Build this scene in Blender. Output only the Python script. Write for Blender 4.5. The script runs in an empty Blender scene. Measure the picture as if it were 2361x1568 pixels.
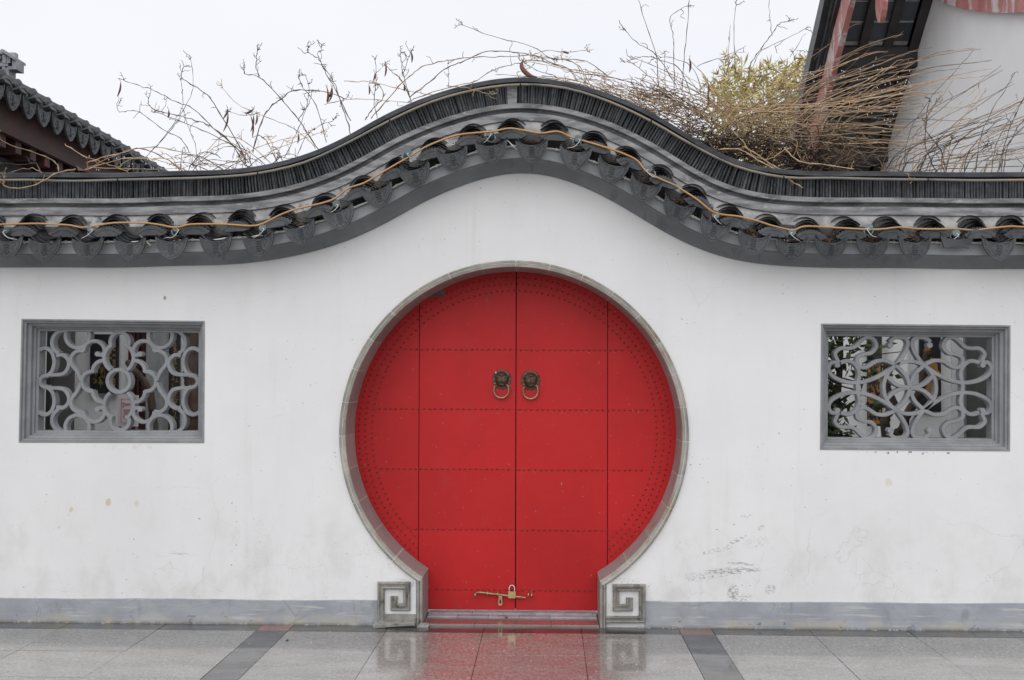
import bpy, bmesh, math, random
from mathutils import Vector, Matrix
from mathutils.geometry import tessellate_polygon
R = math.radians
rnd = random.Random(7)
scene = bpy.context.scene
col = scene.collection

# ------------------------------------------------------------------ camera
CF, TILT, YAW, ROLL = 2800.0, R(1.68), R(1.7), 0.003
CAM = Vector((0, -7, 1.435))
CROT = (Matrix.Rotation(YAW, 3, 'Z') @ Matrix.Rotation(math.pi / 2 + TILT, 3, 'X') @ Matrix.Rotation(ROLL, 3, 'Z'))
cd = bpy.data.cameras.new('camera')
cd.sensor_width = 36.0
cd.lens = 36.0 * CF / 2361.0
cd.clip_start = 0.05
cd.clip_end = 2000
co = bpy.data.objects.new('camera', cd)
col.objects.link(co)
co.matrix_world = Matrix.Translation(CAM) @ CROT.to_4x4()
scene.camera = co

# ------------------------------------------------------------------ light
SUN_EL, SUN_AZ = R(42), R(190)
w = bpy.data.worlds.new('World')
scene.world = w
w.use_nodes = True
nt = w.node_tree
nt.nodes.clear()
wo = nt.nodes.new('ShaderNodeOutputWorld')
bg = nt.nodes.new('ShaderNodeBackground')
sky = nt.nodes.new('ShaderNodeTexSky')
sky.sky_type = 'NISHITA'
sky.sun_disc = False
sky.sun_elevation = SUN_EL
sky.sun_rotation = SUN_AZ
sky.air_density = 1.0
sky.dust_density = 3.0
hs = nt.nodes.new('ShaderNodeHueSaturation')
hs.inputs['Saturation'].default_value = 0.12
mx = nt.nodes.new('ShaderNodeMix')
mx.data_type = 'RGBA'
mx.inputs[0].default_value = 0.8
mx.inputs[7].default_value = (9.0, 9.15, 9.6, 1)
tcw = nt.nodes.new('ShaderNodeTexCoord')
cn = nt.nodes.new('ShaderNodeTexNoise'); cn.inputs['Scale'].default_value = 2.2; cn.inputs['Detail'].default_value = 5
nt.links.new(tcw.outputs['Generated'], cn.inputs['Vector'])
cmx = nt.nodes.new('ShaderNodeMix'); cmx.data_type = 'RGBA'
cmx.inputs[6].default_value = (8.55, 8.75, 9.35, 1); cmx.inputs[7].default_value = (9.35, 9.4, 9.75, 1)
cmr = nt.nodes.new('ShaderNodeMapRange'); cmr.inputs[1].default_value = .35; cmr.inputs[2].default_value = .65
nt.links.new(cn.outputs[0], cmr.inputs[0]); nt.links.new(cmr.outputs[0], cmx.inputs[0]); nt.links.new(cmx.outputs[2], mx.inputs[7])
nt.links.new(sky.outputs[0], hs.inputs['Color'])
nt.links.new(hs.outputs[0], mx.inputs[6])
nt.links.new(mx.outputs[2], bg.inputs[0])
bg.inputs[1].default_value = 0.115
nt.links.new(bg.outputs[0], wo.inputs[0])
sd = bpy.data.lights.new('sun', 'SUN')
sd.energy = 1.05
sd.angle = R(80)
sd.color = (1, 0.985, 0.96)
so = bpy.data.objects.new('sun', sd)
col.objects.link(so)
so.rotation_euler = (R(90) - SUN_EL, 0, R(-10))
scene.view_settings.view_transform = 'Standard'
scene.view_settings.look = 'None'
scene.view_settings.gamma = 1.0
scene.view_settings.use_curve_mapping = False
scene.view_settings.exposure = 0.0

# ------------------------------------------------------------------ photo pixel -> world helpers
def ray(px, py):
    return CROT @ Vector(((px - 1180.5) / CF, -(py - 784) / CF, -1))
def onY(px, py, Y):
    d = ray(px, py); return CAM + d * ((Y - CAM.y) / d.y)
def onX(px, py, X):
    d = ray(px, py); return CAM + d * ((X - CAM.x) / d.x)
def onZ(px, py, Z):
    d = ray(px, py); return CAM + d * ((Z - CAM.z) / d.z)
def xz(px, py, Y):
    p = onY(px, py, Y); return (p.x, p.z)

# ------------------------------------------------------------------ node helpers
class N:
    def __init__(s, name):
        s.m = bpy.data.materials.new(name); s.m.use_nodes = True
        s.t = s.m.node_tree; s.b = s.t.nodes['Principled BSDF']
        s.pos = None
    def new(s, k): return s.t.nodes.new(k)
    def ln(s, a, b): s.t.links.new(a, b)
    def coords(s, scale=(1, 1, 1), obj=False, rot=(0, 0, 0)):
        if obj:
            o = s.new('ShaderNodeTexCoord').outputs['Object']
            oi = s.new('ShaderNodeObjectInfo')
            ad = s.new('ShaderNodeVectorMath'); ad.operation = 'MULTIPLY_ADD'
            ad.inputs[1].default_value = (1, 1, 1)
            s.ln(o, ad.inputs[0])
            sc = s.new('ShaderNodeVectorMath'); sc.operation = 'SCALE'
            sc.inputs[0].default_value = (37.1, 19.7, 53.3)
            s.ln(oi.outputs['Random'], sc.inputs['Scale'])
            s.ln(sc.outputs[0], ad.inputs[2]); src = ad.outputs[0]
        else:
            src = s.new('ShaderNodeNewGeometry').outputs['Position']
        mp = s.new('ShaderNodeMapping')
        mp.inputs['Scale'].default_value = scale
        mp.inputs['Rotation'].default_value = rot
        s.ln(src, mp.inputs[0]); return mp.outputs[0]
    def noise(s, vec, scale, detail=4, rough=0.55, dist=0.0):
        n = s.new('ShaderNodeTexNoise'); n.inputs['Scale'].default_value = scale
        n.inputs['Detail'].default_value = detail; n.inputs['Roughness'].default_value = rough
        n.inputs['Distortion'].default_value = dist
        s.ln(vec, n.inputs['Vector']); return n.outputs[0]
    def ramp(s, f, a, b, lo=0.0, hi=1.0, smooth=True):
        r = s.new('ShaderNodeMapRange'); r.clamp = True
        if smooth: r.interpolation_type = 'SMOOTHSTEP'
        r.inputs[1].default_value = a; r.inputs[2].default_value = b
        r.inputs[3].default_value = lo; r.inputs[4].default_value = hi
        s.ln(f, r.inputs[0]); return r.outputs[0]
    def math(s, op, a, b=None):
        n = s.new('ShaderNodeMath'); n.operation = op
        for i, v in enumerate((a, b)):
            if v is None: continue
            if isinstance(v, (int, float)): n.inputs[i].default_value = v
            else: s.ln(v, n.inputs[i])
        return n.outputs[0]
    def mix(s, f, a, b):
        n = s.new('ShaderNodeMix'); n.data_type = 'RGBA'
        for i, v in ((0, f), (6, a), (7, b)):
            if isinstance(v, (int, float)): n.inputs[i].default_value = v
            elif isinstance(v, tuple): n.inputs[i].default_value = v if len(v) == 4 else (*v, 1)
            else: s.ln(v, n.inputs[i])
        return n.outputs[2]
    def bump(s, h, strength, dist=0.01, prev=None):
        b = s.new('ShaderNodeBump'); b.inputs['Strength'].default_value = strength
        b.inputs['Distance'].default_value = dist
        s.ln(h, b.inputs['Height'])
        if prev: s.ln(prev, b.inputs['Normal'])
        return b.outputs[0]
    def out(s, colr, rough=0.6, normal=None, spec=0.5, metal=0.0):
        if isinstance(colr, tuple): s.b.inputs['Base Color'].default_value = (*colr, 1)
        else: s.ln(colr, s.b.inputs['Base Color'])
        if isinstance(rough, (int, float)): s.b.inputs['Roughness'].default_value = rough
        else: s.ln(rough, s.b.inputs['Roughness'])
        if normal: s.ln(normal, s.b.inputs['Normal'])
        s.b.inputs['Specular IOR Level'].default_value = spec
        s.b.inputs['Metallic'].default_value = metal
        return s.m
    def rand(s, lo, hi):
        oi = s.new('ShaderNodeObjectInfo'); return s.ramp(oi.outputs['Random'], 0, 1, lo, hi, False)
    def mul(s, c, f):
        n = s.new('ShaderNodeVectorMath'); n.operation = 'SCALE'
        if isinstance(c, tuple): n.inputs[0].default_value = c[:3]
        else: s.ln(c, n.inputs[0])
        s.ln(f, n.inputs['Scale']); return n.outputs[0]

def weathered(name, c1, c2, scale=8, stretch=(1, 1, 1), rough=0.65, bstr=0.3, bscale=60, var=(1, 1), obj=False,
              c3=None, s3=30, t3=(0.58, 0.72), stretch3=(1, 1, 1), spec=0.4, metal=0.0, a=0.35, b=0.65):
    n = N(name)
    v = n.coords(stretch, obj)
    f = n.ramp(n.noise(v, scale, 6, 0.6), a, b)
    c = n.mix(f, c1, c2)
    if c3:
        f3 = n.ramp(n.noise(n.coords(stretch3, obj), s3, 5, 0.65), *t3)
        c = n.mix(f3, c, c3)
    if var != (1, 1): c = n.mul(c, n.rand(*var))
    h = n.noise(n.coords((1, 1, 1), obj), bscale, 5, 0.65)
    return n.out(c, rough, n.bump(h, bstr, 0.006), spec, metal)

M = {}
M['tile'] = weathered('dark_clay_tile', (0.034, 0.037, 0.043), (0.060, 0.062, 0.067), 14, rough=0.5, bstr=0.25, bscale=90, var=(0.75, 1.3), obj=True, c3=(0.14, 0.14, 0.14), s3=22, t3=(0.6, 0.8), spec=0.45)
M['ridge_tile'] = weathered('ridge_clay_tile', (0.036, 0.039, 0.045), (0.072, 0.074, 0.08), 20, rough=0.6, bstr=0.6, bscale=80, var=(0.6, 1.5), obj=True, c3=(0.26, 0.26, 0.26), s3=9, t3=(0.66, 0.80), stretch3=(6, 1, 1), spec=0.3)
M['cap'] = weathered('ridge_cap_mortar', (0.03, 0.033, 0.04), (0.07, 0.073, 0.08), 6, (1, 1, 3), rough=0.6, bstr=0.6, bscale=40, c3=(0.12, 0.12, 0.12), s3=16, t3=(0.6, 0.8), spec=0.3)
M['mould'] = weathered('weathered_grey_render', (0.30, 0.30, 0.305), (0.13, 0.133, 0.14), 5, (1, 1, 5), rough=0.7, bstr=0.35, bscale=50, c3=(0.42, 0.41, 0.39), s3=14, t3=(0.55, 0.75), stretch3=(1, 1, 3), spec=0.3)
M['bed'] = weathered('light_lime_mortar', (0.42, 0.41, 0.39), (0.24, 0.24, 0.245), 9, rough=0.8, bstr=0.8, bscale=45, c3=(0.12, 0.12, 0.125), s3=12, t3=(0.55, 0.72), spec=0.2)
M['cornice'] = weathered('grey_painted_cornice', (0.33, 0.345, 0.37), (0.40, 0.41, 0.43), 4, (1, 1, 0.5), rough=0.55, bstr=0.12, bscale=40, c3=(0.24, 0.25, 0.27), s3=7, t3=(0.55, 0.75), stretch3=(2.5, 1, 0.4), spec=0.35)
M['cove'] = weathered('cove_paint_with_shade', (0.165, 0.173, 0.187), (0.21, 0.218, 0.23), 4, (1, 1, 0.5), rough=0.6, bstr=0.15, bscale=40, c3=(0.12, 0.126, 0.137), s3=6, t3=(0.55, 0.75), stretch3=(2.5, 1, 0.4), spec=0.3)  # cornice grey darkened for the cove, its shade put into the colour
M['lattice'] = weathered('grey_painted_lattice', (0.225, 0.232, 0.245), (0.285, 0.29, 0.302), 9, rough=0.6, bstr=0.2, bscale=60, c3=(0.2, 0.205, 0.215), s3=18, t3=(0.58, 0.75), spec=0.35)
M['stone'] = weathered('gate_surround_stone', (0.40, 0.375, 0.335), (0.27, 0.25, 0.22), 6, rough=0.55, bstr=0.35, bscale=60, var=(0.8, 1.15), c3=(0.24, 0.15, 0.09), s3=4, t3=(0.52, 0.70), spec=0.4)
M['reveal'] = weathered('gate_reveal_stone', (0.275, 0.26, 0.25), (0.33, 0.31, 0.295), 5, rough=0.5, bstr=0.2, bscale=60, var=(0.85, 1.12), c3=(0.24, 0.15, 0.12), s3=6, t3=(0.58, 0.78), spec=0.45)
M['keystone'] = weathered('spiral_key_stone', (0.22, 0.205, 0.185), (0.33, 0.315, 0.285), 12, rough=0.55, bstr=0.5, bscale=60, c3=(0.10, 0.098, 0.094), s3=16, t3=(0.52, 0.7), spec=0.4)
M['joint'] = weathered('pale_joint_mortar', (0.55, 0.53, 0.5), (0.4, 0.39, 0.37), 20, rough=0.85)
M['sill'] = weathered('painted_sill_brick', (0.33, 0.345, 0.375), (0.25, 0.262, 0.285), 10, rough=0.25, bstr=0.25, bscale=40, var=(0.85, 1.15), c3=(0.03, 0.032, 0.036), s3=9, t3=(0.63, 0.68), spec=0.6)
M['brass'] = weathered('old_brass', (0.44, 0.33, 0.19), (0.27, 0.19, 0.11), 40, rough=0.4, bstr=0.2, bscale=150, metal=0.85, spec=0.5)
M['padlock'] = weathered('brass_padlock', (0.48, 0.36, 0.17), (0.38, 0.28, 0.13), 40, rough=0.35, bstr=0.1, metal=0.8, spec=0.5)
M['steel'] = weathered('shackle_steel', (0.7, 0.7, 0.7), (0.55, 0.55, 0.55), 30, rough=0.25, bstr=0.05, metal=0.9)
M['bronze'] = weathered('dark_bronze', (0.075, 0.048, 0.036), (0.13, 0.09, 0.06), 60, rough=0.42, bstr=0.3, bscale=200, metal=0.55, spec=0.5, c3=(0.26, 0.17, 0.085), s3=40, t3=(0.6, 0.8))
M['tape'] = weathered('old_grey_tape', (0.14, 0.06, 0.06), (0.22, 0.10, 0.10), 30, rough=0.5)
M['stud'] = weathered('rusty_stud', (0.085, 0.035, 0.026), (0.15, 0.08, 0.045), 60, rough=0.5, bstr=0.2, metal=0.4)
M['rope'] = weathered('amber_rope_light', (0.50, 0.235, 0.06), (0.42, 0.26, 0.12), 2.5, rough=0.22, bstr=0.05, spec=0.7, c3=(0.32, 0.26, 0.19), s3=1.0, t3=(0.55, 0.75))
M['tube'] = weathered('grey_beige_tube', (0.16, 0.155, 0.148), (0.26, 0.215, 0.155), 2, rough=0.35, bstr=0.1, spec=0.5, c3=(0.09, 0.09, 0.09), s3=5, t3=(0.55, 0.75))
M['white'] = weathered('white_cable', (0.72, 0.71, 0.67), (0.62, 0.61, 0.57), 10, rough=0.45, bstr=0.05)
M['lamp'] = weathered('blue_grey_lamp', (0.085, 0.115, 0.125), (0.12, 0.155, 0.165), 20, rough=0.4, bstr=0.1, var=(0.8, 1.2))
M['lamp_back'] = weathered('lamp_glass_ring', (0.35, 0.42, 0.46), (0.3, 0.36, 0.4), 20, rough=0.25, bstr=0.05)
M['straw'] = weathered('straw_twig', (0.60, 0.44, 0.28), (0.45, 0.29, 0.165), 12, rough=0.6, bstr=0.2, var=(0.4, 1.2), obj=False, c3=(0.62, 0.50, 0.36), s3=5, t3=(0.55, 0.7))
M['grey_twig'] = weathered('brown_twig', (0.20, 0.145, 0.11), (0.13, 0.095, 0.075), 15, rough=0.7, bstr=0.2, var=(0.6, 1.4))
M['dark_twig'] = weathered('dark_twig', (0.045, 0.033, 0.03), (0.09, 0.062, 0.05), 20, rough=0.75, bstr=0.2)
M['pod'] = weathered('seed_pod', (0.09, 0.04, 0.025), (0.15, 0.07, 0.04), 30, rough=0.6, var=(0.6, 1.6))
M['litter'] = weathered('dry_leaf_litter', (0.07, 0.042, 0.03), (0.14, 0.08, 0.05), 60, rough=0.8, bstr=0.3)
M['oldred'] = weathered('dark_red_timber', (0.065, 0.02, 0.017), (0.04, 0.02, 0.017), 3, rough=0.7, bstr=0.3, bscale=30, c3=(0.16, 0.028, 0.025), s3=1.6, t3=(0.56, 0.7))
M['darkwood'] = weathered('black_timber', (0.014, 0.013, 0.013), (0.022, 0.02, 0.02), 5, rough=0.8, bstr=0.2)
M['soffit'] = weathered('dark_soffit_tile', (0.065, 0.074, 0.086), (0.085, 0.094, 0.105), 5, rough=0.75, bstr=0.2, var=(0.8, 1.2))
M['rafter'] = weathered('dark_rafter_timber', (0.036, 0.031, 0.031), (0.05, 0.043, 0.043), 5, (1, 1, 1), rough=0.75, bstr=0.3)
M['pinkpaint'] = weathered('peeling_pink_paint', (0.38, 0.12, 0.105), (0.48, 0.21, 0.19), 4, (1, 1, 0.7), rough=0.6, bstr=0.3, bscale=30, c3=(0.58, 0.50, 0.50), s3=4.5, t3=(0.5, 0.60), stretch3=(1.6, 1.6, 0.5))
M['hallwhite'] = weathered('hall_white_plaster', (0.87, 0.87, 0.87), (0.82, 0.82, 0.822), 2, rough=0.8, bstr=0.1, bscale=20)
M['bouncepave'] = weathered('added_bounce_stone', (0.60, 0.59, 0.57), (0.5, 0.49, 0.48), 3, rough=0.4, bstr=0.2)
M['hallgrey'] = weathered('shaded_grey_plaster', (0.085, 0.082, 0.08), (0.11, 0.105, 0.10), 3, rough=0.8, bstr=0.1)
M['black'] = weathered('black_lacquer', (0.014, 0.014, 0.017), (0.03, 0.03, 0.034), 8, rough=0.45, bstr=0.1)
M['gold'] = weathered('gold_paint', (0.27, 0.19, 0.08), (0.2, 0.14, 0.06), 30, rough=0.45, bstr=0.1)
M['orange'] = weathered('orange_panel', (0.42, 0.20, 0.055), (0.34, 0.16, 0.045), 10, rough=0.6, bstr=0.1)
M['redlat'] = weathered('red_lattice_timber', (0.085, 0.02, 0.02), (0.06, 0.016, 0.016), 10, rough=0.6, bstr=0.1)
M['bark'] = weathered('brown_bark', (0.045, 0.03, 0.022), (0.085, 0.062, 0.047), 14, (1, 1, 0.3), rough=0.8, bstr=0.8, bscale=40)
M['paper'] = weathered('sign_paper', (0.6, 0.58, 0.6), (0.55, 0.53, 0.55), 5, rough=0.5, bstr=0.02)
M['redink'] = weathered('red_ink', (0.50, 0.22, 0.23), (0.48, 0.2, 0.2), 5, rough=0.5, bstr=0.02)
M['fret'] = weathered('pale_ridge_carving', (0.36, 0.37, 0.39), (0.25, 0.26, 0.28), 10, rough=0.8, bstr=0.4)
M['ground'] = weathered('bare_ground', (0.24, 0.235, 0.225), (0.2, 0.195, 0.19), 3, rough=0.6, bstr=0.3)

def leafmat(name, c1, c2, c3):
    n = N(name)
    f = n.noise(n.coords((1, 1, 1)), 7, 4)
    c = n.mix(n.ramp(f, 0.35, 0.65), c1, c2)
    f2 = n.noise(n.coords((1, 1, 1)), 23, 3)
    c = n.mix(n.ramp(f2, 0.55, 0.7), c, c3)
    m = n.out(c, 0.5, None, 0.4)
    n.b.inputs['Transmission Weight'].default_value = 0.0
    return m
M['bamboo'] = leafmat('bamboo_leaf', (0.48, 0.41, 0.17), (0.58, 0.47, 0.21), (0.29, 0.29, 0.13))
M['evergreen'] = leafmat('evergreen_leaf', (0.035, 0.055, 0.022), (0.06, 0.095, 0.03), (0.13, 0.15, 0.04))

# plaster wall with cracks, stains and scuffs
def plaster():
    n = N('white_wall_plaster')
    P = n.coords()
    c = n.mix(n.ramp(n.noise(P, 1.1, 5, 0.6), 0.35, 0.7), (0.785, 0.785, 0.788), (0.735, 0.735, 0.74))
    c = n.mix(n.math('MULTIPLY', n.ramp(n.noise(n.coords((1, 1, 0.25)), 7, 6, 0.6), 0.5, 0.8), 0.28), c, (0.66, 0.66, 0.655))
    sp = n.new('ShaderNodeSeparateXYZ'); n.ln(n.coords(), sp.inputs[0])
    X, Z = sp.outputs[0], sp.outputs[2]
    rs = n.ramp(n.noise(n.coords((1, 1, 0.06)), 13, 5, 0.65), 0.54, 0.74)
    rs = n.math('MULTIPLY', rs, n.ramp(n.noise(n.coords((1, 1, 0.5)), 1.6, 4), 0.42, 0.62))
    c = n.mix(n.math('MULTIPLY', rs, 0.30), c, (0.60, 0.595, 0.58))
    low = n.ramp(Z, 0.1, 0.95, 1, 0)
    g = n.math('MULTIPLY', low, n.ramp(n.noise(n.coords((1, 1, 0.7)), 4.5, 7, 0.65), 0.45, 0.75))
    c = n.mix(n.math('MULTIPLY', g, 0.8), c, (0.62, 0.60, 0.565))
    # hairline cracks
    wv = n.new('ShaderNodeVectorMath'); wv.operation = 'MULTIPLY_ADD'
    nv = n.new('ShaderNodeTexNoise'); nv.inputs['Scale'].default_value = 6; nv.inputs['Detail'].default_value = 6
    n.ln(n.coords(), nv.inputs['Vector'])
    n.ln(nv.outputs['Color'], wv.inputs[0]); wv.inputs[1].default_value = (0.14, 0.14, 0.14); n.ln(n.coords(), wv.inputs[2])
    def crack(scale, width, lo, hi, maskscale):
        vo = n.new('ShaderNodeTexVoronoi'); vo.feature = 'DISTANCE_TO_EDGE'; vo.inputs['Scale'].default_value = scale
        n.ln(wv.outputs[0], vo.inputs['Vector'])
        e = n.ramp(vo.outputs['Distance'], 0.0, width, 1, 0)
        return n.math('MULTIPLY', e, n.ramp(n.noise(n.coords(), maskscale, 3), lo, hi))
    k1 = crack(5.5, 0.014, 0.47, 0.62, 1.7)
    k1 = n.math('MULTIPLY', k1, n.ramp(Z, 0.15, 0.9, 1, 0.12))
    k2 = crack(1.1, 0.003, 0.5, 0.62, 1.3)
    c = n.mix(n.math('MULTIPLY', k1, 0.24), c, (0.36, 0.345, 0.33))
    c = n.mix(n.math('MULTIPLY', k2, 0.22), c, (0.35, 0.34, 0.33))
    # specks and chips
    s1 = n.ramp(n.noise(n.coords((1, 1, 1.6)), 42, 2, 0.5), 0.70, 0.72)
    s1 = n.math('MULTIPLY', s1, n.ramp(n.noise(n.coords(), 3, 3), 0.45, 0.62))
    c = n.mix(n.math('MULTIPLY', s1, 0.75), c, (0.2, 0.19, 0.18))
    # marks with a place of their own: (x px, y px, half width, half height, turn, colour, grain, lo, hi, strength)
    fine, mid = n.noise(n.coords((1, 1, 2.2)), 60, 4, 0.7), n.noise(n.coords((1, 1, 1)), 24, 5, 0.65)
    streak = n.noise(n.coords((0.4, 1, 1.6)), 70, 4, 0.7)
    marks = [
        (1690, 1316, 75, 9, -2, (0.12, 0.12, 0.115), streak, 0.46, 0.58, 0.62),
        (1640, 1327, 70, 10, -10, (0.16, 0.16, 0.15), fine, 0.50, 0.60, 0.6),
        (1712, 1300, 42, 4, 3, (0.12, 0.12, 0.115), streak, 0.46, 0.57, 0.6),
        (1650, 1270, 50, 7, -14, (0.2, 0.2, 0.19), fine, 0.52, 0.60, 0.7),
        (1700, 1245, 30, 6, -28, (0.12, 0.12, 0.115), streak, 0.49, 0.59, 0.62),
        (1745, 1250, 40, 16, -10, (0.45, 0.44, 0.42), fine, 0.5, 0.6, 0.5),
        (1690, 1364, 15, 20, 12, (0.16, 0.15, 0.13), fine, 0.46, 0.56, 0.7),
        (1705, 1380, 34, 12, -8, (0.17, 0.16, 0.14), fine, 0.5, 0.6, 0.65),
        (1776, 1358, 16, 14, -30, (0.36, 0.34, 0.31), fine, 0.45, 0.58, 0.7),
        (1755, 1217, 12, 8, 0, (0.3, 0.3, 0.29), fine, 0.5, 0.58, 0.7),
        (1722, 1190, 18, 6, -8, (0.35, 0.35, 0.34), fine, 0.52, 0.6, 0.6),
        (1600, 1330, 30, 12, 0, (0.4, 0.39, 0.37), fine, 0.5, 0.58, 0.6),
        (250, 1158, 8, 11, 15, (0.60, 0.50, 0.34), mid, 0.3, 0.5, 0.8),
        (164, 1175, 5, 8, 20, (0.60, 0.50, 0.36), mid, 0.3, 0.5, 0.7),
        (315, 1161, 6, 9, 0, (0.62, 0.53, 0.40), mid, 0.3, 0.5, 0.6),
        (137, 1216, 5, 4, 0, (0.6, 0.52, 0.4), mid, 0.3, 0.5, 0.5),
        (2049, 1113, 9, 12, -20, (0.62, 0.56, 0.46), mid, 0.3, 0.5, 0.6),
        (380, 687, 4, 6, 0, (0.32, 0.26, 0.22), mid, 0.3, 0.42, 0.9),
        (690, 1285, 40, 45, 0, (0.58, 0.57, 0.55), fine, 0.5, 0.62, 0.3),
        (590, 1280, 40, 45, 0, (0.60, 0.59, 0.57), fine, 0.5, 0.62, 0.5),
        (545, 1235, 12, 30, 10, (0.62, 0.6, 0.57), fine, 0.45, 0.6, 0.5),
        (850, 1265, 40, 30, 20, (0.56, 0.55, 0.53), fine, 0.52, 0.62, 0.5),
        (420, 1277, 40, 3, 2, (0.4, 0.4, 0.4), streak, 0.45, 0.6, 0.6),
        (1575, 1256, 26, 20, -30, (0.55, 0.54, 0.52), fine, 0.5, 0.62, 0.5),
        (640, 960, 26, 5, -15, (0.6, 0.6, 0.6), fine, 0.5, 0.6, 0.5),
        (2100, 1044, 130, 4, 0.4, (0.10, 0.10, 0.105), mid, 0.56, 0.6, 0.9),
        (260, 1030, 120, 8, 0.3, (0.58, 0.54, 0.47), mid, 0.5, 0.65, 0.45),
        (925, 1345, 40, 12, 0, (0.45, 0.44, 0.42), fine, 0.48, 0.58, 0.7),
        (1435, 1340, 50, 9, 0, (0.4, 0.39, 0.37), fine, 0.52, 0.6, 0.7),
    ]
    for (px, py, rx, rz, rot, cc, ns, lo, hi, st) in marks:
        cx, cz = xz(px, py, 0)
        a = -R(rot); k = 0.00252
        dx = n.math('SUBTRACT', X, cx); dz = n.math('SUBTRACT', Z, cz)
        u = n.math('ADD', n.math('MULTIPLY', dx, math.cos(a) / (rx * k)), n.math('MULTIPLY', dz, math.sin(a) / (rx * k)))
        v = n.math('ADD', n.math('MULTIPLY', dx, -math.sin(a) / (rz * k)), n.math('MULTIPLY', dz, math.cos(a) / (rz * k)))
        d = n.math('ADD', n.math('MULTIPLY', u, u), n.math('MULTIPLY', v, v))
        m = n.math('MULTIPLY', n.ramp(d, 0.3, 1.0, 1, 0), n.ramp(ns, lo, hi))
        c = n.mix(n.math('MULTIPLY', m, st), c, cc)
    h = n.noise(n.coords((1, 1, 1)), 3.0, 6, 0.55)
    h2 = n.noise(n.coords((1, 1, 1)), 70, 3, 0.6)
    b = n.bump(h, 0.25, 0.02); b = n.bump(h2, 0.06, 0.004, b)
    b = n.bump(k1, -0.2, 0.002, b)
    return n.out(c, 0.85, b, 0.2)
M['plaster'] = plaster()

def skirting_mat():
    n = N('blue_grey_skirting_paint')
    sp = n.new('ShaderNodeSeparateXYZ'); n.ln(n.coords(), sp.inputs[0]); Z = sp.outputs[2]
    c = n.mix(n.ramp(n.noise(n.coords((1, 1, 1.5)), 5, 6), 0.35, 0.65), (0.30, 0.315, 0.345), (0.36, 0.375, 0.40))
    st = n.ramp(n.noise(n.coords((0.35, 1, 5)), 9, 5, 0.6), 0.56, 0.68)
    c = n.mix(n.math('MULTIPLY', st, 0.8), c, (0.50, 0.50, 0.49))
    dk = n.ramp(n.noise(n.coords((1.6, 1, 0.7)), 6, 5, 0.6), 0.58, 0.72)
    c = n.mix(n.math('MULTIPLY', dk, 0.5), c, (0.2, 0.215, 0.24))
    lo = n.math('MULTIPLY', n.ramp(Z, 0.012, 0.07, 1, 0), n.ramp(n.noise(n.coords((1, 1, 2)), 8, 5), 0.42, 0.6))
    c = n.mix(n.math('MULTIPLY', lo, 0.75), c, (0.42, 0.385, 0.31))
    pe = n.math('MULTIPLY', n.ramp(Z, 0.0, 0.09, 1, 0.1), n.ramp(n.noise(n.coords((1, 1, 1.6)), 11, 5, 0.7), 0.60, 0.64))
    c = n.mix(n.math('MULTIPLY', pe, 0.85), c, (0.10, 0.102, 0.105))
    wl = n.math('MULTIPLY', n.ramp(Z, 0.0, 0.022, 1, 0), n.ramp(n.noise(n.coords((1, 1, 1)), 14, 5), 0.3, 0.5))
    c = n.mix(n.math('MULTIPLY', wl, 0.7), c, (0.13, 0.125, 0.105))
    vo = n.new('ShaderNodeTexVoronoi'); vo.feature = 'DISTANCE_TO_EDGE'; vo.inputs['Scale'].default_value = 6
    n.ln(n.coords((1, 1, 0.8)), vo.inputs['Vector'])
    k = n.math('MULTIPLY', n.ramp(vo.outputs['Distance'], 0, 0.012, 1, 0), n.ramp(n.noise(n.coords(), 2.5, 3), 0.45, 0.6))
    c = n.mix(n.math('MULTIPLY', k, 0.5), c, (0.16, 0.165, 0.175))
    b = n.bump(n.noise(n.coords((1, 1, 1)), 25, 6, 0.65), 0.35, 0.008)
    return n.out(c, 0.6, b, 0.35)
M['skirting'] = skirting_mat()

def door_mat():
    n = N('red_painted_sheet')
    c = n.mix(n.ramp(n.noise(n.coords((1, 1, 0.6)), 2.2, 5), 0.35, 0.7), (0.50, 0.017, 0.019), (0.44, 0.015, 0.017))
    c = n.mix(n.math('MULTIPLY', n.ramp(n.noise(n.coords((1, 1, 0.5)), 9, 6, 0.65), 0.56, 0.75), 0.22), c, (0.40, 0.05, 0.052))
    c = n.mul(c, n.rand(0.95, 1.05))
    sz = n.new('ShaderNodeSeparateXYZ'); n.ln(n.coords(), sz.inputs[0])
    gr = n.math('MULTIPLY', n.ramp(sz.outputs[2], 0.03, 0.16, 1, 0), n.ramp(n.noise(n.coords((1, 1, 1.5)), 16, 5, 0.65), 0.46, 0.64))
    c = n.mix(n.math('MULTIPLY', gr, 0.4), c, (0.24, 0.045, 0.04))
    sc = n.ramp(n.noise(n.coords((1.2, 1, 0.8)), 55, 2), 0.72, 0.75)
    c = n.mix(n.math('MULTIPLY', sc, 0.5), c, (0.42, 0.2, 0.18))
    b = n.bump(n.noise(n.coords(), 3.2, 3, 0.5), 0.22, 0.03)
    b = n.bump(n.noise(n.coords(), 220, 2, 0.5), 0.05, 0.002, b)
    return n.out(c, 0.45, b, 0.22)
M['door'] = door_mat()

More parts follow.
